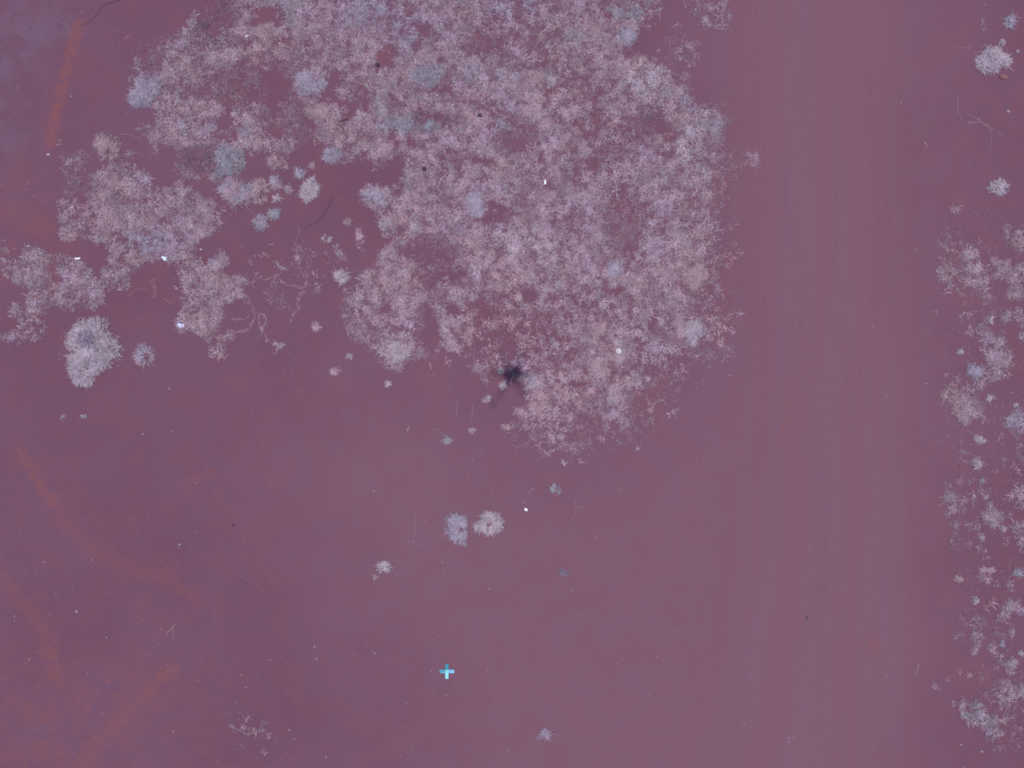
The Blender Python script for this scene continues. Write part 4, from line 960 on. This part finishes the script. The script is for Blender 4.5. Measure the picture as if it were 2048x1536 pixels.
scrap("crumpled pale blue plastic scrap at the foot of the ragged grass tongue", 362, 651, 15, 8, M_PLAST, -0.22, 3)
def cup(label, u, v, length, r, mat, rot):
    x, y = px(u, v)
    root = empty("plastic_cup", (float(x), float(y), float(ground_z(u, v)) + 0.05 + r * S), rot)
    bm = bmesh.new(); add_lathe(bm, [(r * 0.75 * S, -length * S / 2), (r * S, length * S / 2), (r * 0.9 * S, length * S / 2), (r * 0.66 * S, -length * S / 2 + 0.006)], 14)
    bmesh.ops.rotate(bm, verts=bm.verts, cent=(0, 0, 0), matrix=Matrix.Rotation(math.pi / 2, 3, 'X'))
    bm_obj("wall", bm, mat, root, smooth=True)
    bm = bmesh.new()
    N = 18
    add_tube(bm, [(r * S * math.cos(2 * math.pi * k / N), -length * S / 2, r * S * math.sin(2 * math.pi * k / N)) for k in range(N + 1)], 0.004, n=5)
    bm_obj("rim", bm, mat, root, smooth=True)
    return tag(root, label, "litter")
cup("bright white cup lying in the middle of the large mat", 1090, 365.5, 9, 2.3, M_WHITE, 0.05)
def tin_lid(label, u, v, r, mat):
    x, y = px(u, v)
    root = empty("tin_lid", (float(x), float(y), float(ground_z(u, v)) + 0.055), 0.3)
    bm = bmesh.new(); add_lathe(bm, [(r * S * 0.86, 0), (r * S * 0.86, 0.006), (r * S * 0.5, 0.009), (r * S * 0.46, 0.004), (0.0008, 0.004)], 20)
    bm_obj("disc", bm, mat, root, smooth=False)
    bm = bmesh.new(); add_lathe(bm, [(r * S * 0.86, -0.004), (r * S, -0.004), (r * S, 0.014), (r * S * 0.86, 0.014), (r * S * 0.86, -0.0039)], 20, cap=False)
    bm_obj("rim", bm, simple("worn_white_enamel", (0.58, 0.54, 0.60), (0.68, 0.64, 0.68), 40), root)
    return tag(root, label, "lid")
tin_lid("round pale tin lid on the large mat's lower right", 1237, 702, 5.2, M_TIN)
scrap("folded silvery wrapper at the lower rim of the broad left patch", 329, 517, 12, 6, M_FOIL, -0.65, 5, "foil_wrapper")
scrap("thin white strip in the bare bay of the broad left patch", 155, 517, 12, 3.2, M_WHITE, 0.08, 6, "plastic_strip", h=1.2)
scrap("small white scrap left of the dense pink grey cushion", 97, 309, 6, 3, M_DULL, 0.1, 7, h=1.2)
scrap("slim white scrap in the hollow of the mat's upper left", 493, 73, 8, 3, M_WHITE, 0.35, 8, h=1.5)
scrap("tiny silver scrap in the second hollow of the mat's upper left", 559, 87, 5, 2.6, M_DULL, 0.1, 9, h=1.5)
scrap("crumpled white scrap above right of the pair of clumps", 1052, 1019, 7, 5, M_WHITE, -0.5, 10, h=2)
scrap("tiny white scrap beside the ragged winged clump", 1005, 1055, 4, 2.6, M_DULL, -0.4, 11, h=1.2)
scrap("tiny bright scrap between the broad left patch and the bare bay", 402, 499, 4.5, 2.6, M_DULL, 0.6, 12, h=1.2)
scrap("tiny shiny scrap under the mat's left half rim", 541, 303, 4.5, 2.4, M_DULL, -0.9, 13, h=1.2)
scrap("small white scrap at the left edge among the thin upper fringe", 57, 492, 5, 2.6, M_DULL, 0.2, 14, h=1.2)
scrap("tiny white scrap in the mat right of the faint shadow", 1176, 792, 3.6, 2.2, M_DULL, 0.2, 15, h=3)
scrap("small white scrap in the mat's upper middle", 850, 153, 5, 3.2, M_DULL, 0.8, 16, h=5)
scrap("small white scrap in the upper mat below the dark round stone", 812, 163, 4, 3.0, M_DULL, 0.3, 17, h=5)
scrap("tiny pale scrap in the mat below its waist", 828, 511, 5, 2.2, M_DULL, 0.1, 18, h=4)
scrap("tiny white scrap at the lower left lobe of the mat", 821, 704, 3.6, 2.6, M_DULL, 0.1, 19, h=4)

# ------------------------------------------------------------------ survey cross
cu_, cv_ = 893.8, 1342.3
cx_, cy_ = px(cu_, cv_)
mk = empty("survey_marker", (float(cx_), float(cy_), float(ground_z(cu_, cv_)) + 0.004))
tag(mk, "bright cyan and teal survey cross lying on the bare soil", "marker")
def arm(du, dv, w, h, mat, lab):
    bm = bmesh.new(); add_box(bm, (0, 0, 0), (w * S, h * S, 0.022), 0, 0.003)
    o = bm_obj("arm", bm, mat, mk, (du * S, -dv * S, 0.013))
    o["label"] = lab
arm(0, -9.0, 6.4, 11.0, M_TEAL, "teal upper arm")
arm(-8.8, 0.2, 11.0, 7.0, simple("blue_teal_paint", (0.030, 0.24, 0.32), (0.10, 0.34, 0.50), 14, 0.6), "teal left arm")
arm(9.0, 0.2, 11.4, 7.0, M_SKYB, "sky blue right arm")
arm(0, 9.2, 6.4, 11.2, M_CYAN, "pale cyan lower arm")
bm = bmesh.new(); add_box(bm, (0, 0, 0), (6.4 * S, 6.8 * S, 0.024), 0, 0.003)
bm_obj("centre_plate", bm, M_CYAN, mk, (0, 0, 0.0145))
bm = bmesh.new(); add_lathe(bm, [(0.012, 0), (0.012, 0.006), (0.006, 0.009)], 8)
bm_obj("centre_bolt", bm, M_DARKSTONE, mk, (-0.002, 0.022, 0.0265))

# ------------------------------------------------------------------ crumbs and chaff on the bare soil
def chaff():
    rng = np.random.default_rng(77)
    n = 2800
    u = rng.uniform(-150, 2200, n); v = rng.uniform(-150, 1700, n)
    k = fbm(u / 90, v / 90, 191, 3)
    keep = (rng.random(n) < sstep(0.38, 0.68, k)) & (rng.random(n) > 0.8 * road_mask(u, v))
    u, v = u[keep], v[keep]; n = len(u)
    c = tone_cols(rng, 'faint', n)
    p = rng.random(n) < 0.08
    c[p] = tone_cols(rng, 'lilac', int(p.sum()))
    me = blade_mesh("dry_chaff", u, v, rng.random(n) * 6.283, rng.uniform(2, 7, n), rng.uniform(0.6, 1.3, n), rng.uniform(0.2, 0.8, n), c, rng)
    tag(link("dry_chaff", me), "fine scattered dry chaff and straw on the bare soil", "chaff", kind="stuff")
chaff()
def crumbs():
    rng = np.random.default_rng(78)
    n = 1700
    u = rng.uniform(-150, 2200, n); v = rng.uniform(-150, 1700, n)
    keep = rng.random(n) > 0.75 * road_mask(u, v); u, v = u[keep], v[keep]; n = len(u)
    r = rng.uniform(0.5, 1.15, n) * S
    x, y = px(u, v); z = ground_z(u, v) + r * 0.3
    base = np.array([(1, 0, 0), (0, 1, 0), (-1, 0, 0), (0, -1, 0), (0, 0, 1)], float)
    P = base[None] * (r[:, None, None]) * rng.uniform(0.7, 1.2, (n, 5, 1)) + np.stack([x, y, z], 1)[:, None]
    i = np.arange(n)[:, None] * 5
    F = (i[:, :, None] + np.array([[[0, 1, 4], [1, 2, 4], [2, 3, 4], [3, 0, 4]]])).reshape(-1, 3)
    me = bpy.data.meshes.new("soil_crumbs")
    me.from_pydata(P.reshape(-1, 3).tolist(), [], F.tolist())
    t = NT("soil_crumb"); oi = t.noise(t.n("ShaderNodeNewGeometry").outputs['Position'], 3.0, 2)
    t.finish(t.mix(t.ramp(oi, 0.45, 0.60), (0.10, 0.050, 0.078), (0.155, 0.085, 0.120)), 0.95, 0.05)
    tag(link("soil_crumbs", me, t.m), "fine soil crumbs and grit strewn on the ground", "gravel", kind="stuff")
crumbs()

# ------------------------------------------------------------------ the aircraft that carries the camera (above the lens; only its shadow is in the picture)
dr = empty("survey_drone", (0, 0, ALT), math.radians(28))
tag(dr, "grey survey drone hovering above, casting the dark blurred shadow", "drone")
bm = bmesh.new(); add_box(bm, (0.0, 0, 0.16), (0.42, 0.30, 0.14), 0, 0.045); bm_obj("body", bm, M_GREYP, dr, smooth=False)
bm = bmesh.new(); add_box(bm, (0.0, 0, 0.25), (0.22, 0.14, 0.06), 0, 0.012); bm_obj("battery", bm, M_BLACK, dr)
for k in range(6):
    a = math.radians(30 + 60 * k); ex, ey = 0.42 * math.cos(a), 0.42 * math.sin(a)
    bm = bmesh.new(); add_tube(bm, [(0.12 * math.cos(a), 0.10 * math.sin(a), 0.18), (ex, ey, 0.20)], 0.030, 0.020, 8); bm_obj("arm", bm, M_BLACK, dr)
    bm = bmesh.new(); add_lathe(bm, [(0.034, 0.17), (0.034, 0.235), (0.016, 0.245)], 14)
    bmesh.ops.translate(bm, verts=bm.verts, vec=(ex, ey, 0)); bm_obj("motor", bm, M_GREYP, dr)
    bm = bmesh.new()
    for sg in (-1, 1): add_box(bm, (sg * 0.085, 0, 0), (0.16, 0.026, 0.003), 0, 0)
    add_box(bm, (0, 0, 0), (0.03, 0.014, 0.006), 0, 0)
    bmesh.ops.rotate(bm, verts=bm.verts, cent=(0, 0, 0), matrix=Matrix.Rotation(0.5 + 1.1 * k, 3, 'Z'))
    bmesh.ops.translate(bm, verts=bm.verts, vec=(ex, ey, 0.252)); bm_obj("propeller", bm, M_BLACK, dr)
for sg in (-1, 1):
    bm = bmesh.new()
    add_tube(bm, [(-0.16, sg * 0.24, 0.005), (0.16, sg * 0.24, 0.005)], 0.008, n=6)
    add_tube(bm, [(-0.10, sg * 0.12, 0.12), (-0.10, sg * 0.24, 0.008)], 0.008, n=6); add_tube(bm, [(0.10, sg * 0.12, 0.12), (0.10, sg * 0.24, 0.008)], 0.008, n=6)
    bm_obj("landing_skid", bm, M_BLACK, dr)
bm = bmesh.new(); add_box(bm, (0, 0, 0.06), (0.07, 0.06, 0.07), 0, 0.01); gm = bm_obj("gimbal_camera", bm, M_BLACK, dr)
bm = bmesh.new(); add_lathe(bm, [(0.022, 0.012), (0.022, 0.030)], 16); bm_obj("lens", bm, M_GLASS, gm)
ba = math.radians(237 - 28)  # boom and end box: form invented to cast the shadow's faint tail
bm = bmesh.new(); add_tube(bm, [(0.15 * math.cos(ba), 0.13 * math.sin(ba), 0.17), (0.80 * math.cos(ba), 0.80 * math.sin(ba), 0.15)], 0.012, 0.010, 8); bm_obj("shadow_tail_boom", bm, M_BLACK, dr)
bm = bmesh.new(); add_box(bm, (0.80 * math.cos(ba), 0.80 * math.sin(ba), 0.15), (0.09, 0.07, 0.05), ba, 0.008); bm_obj("shadow_tail_box", bm, M_GREYP, dr)
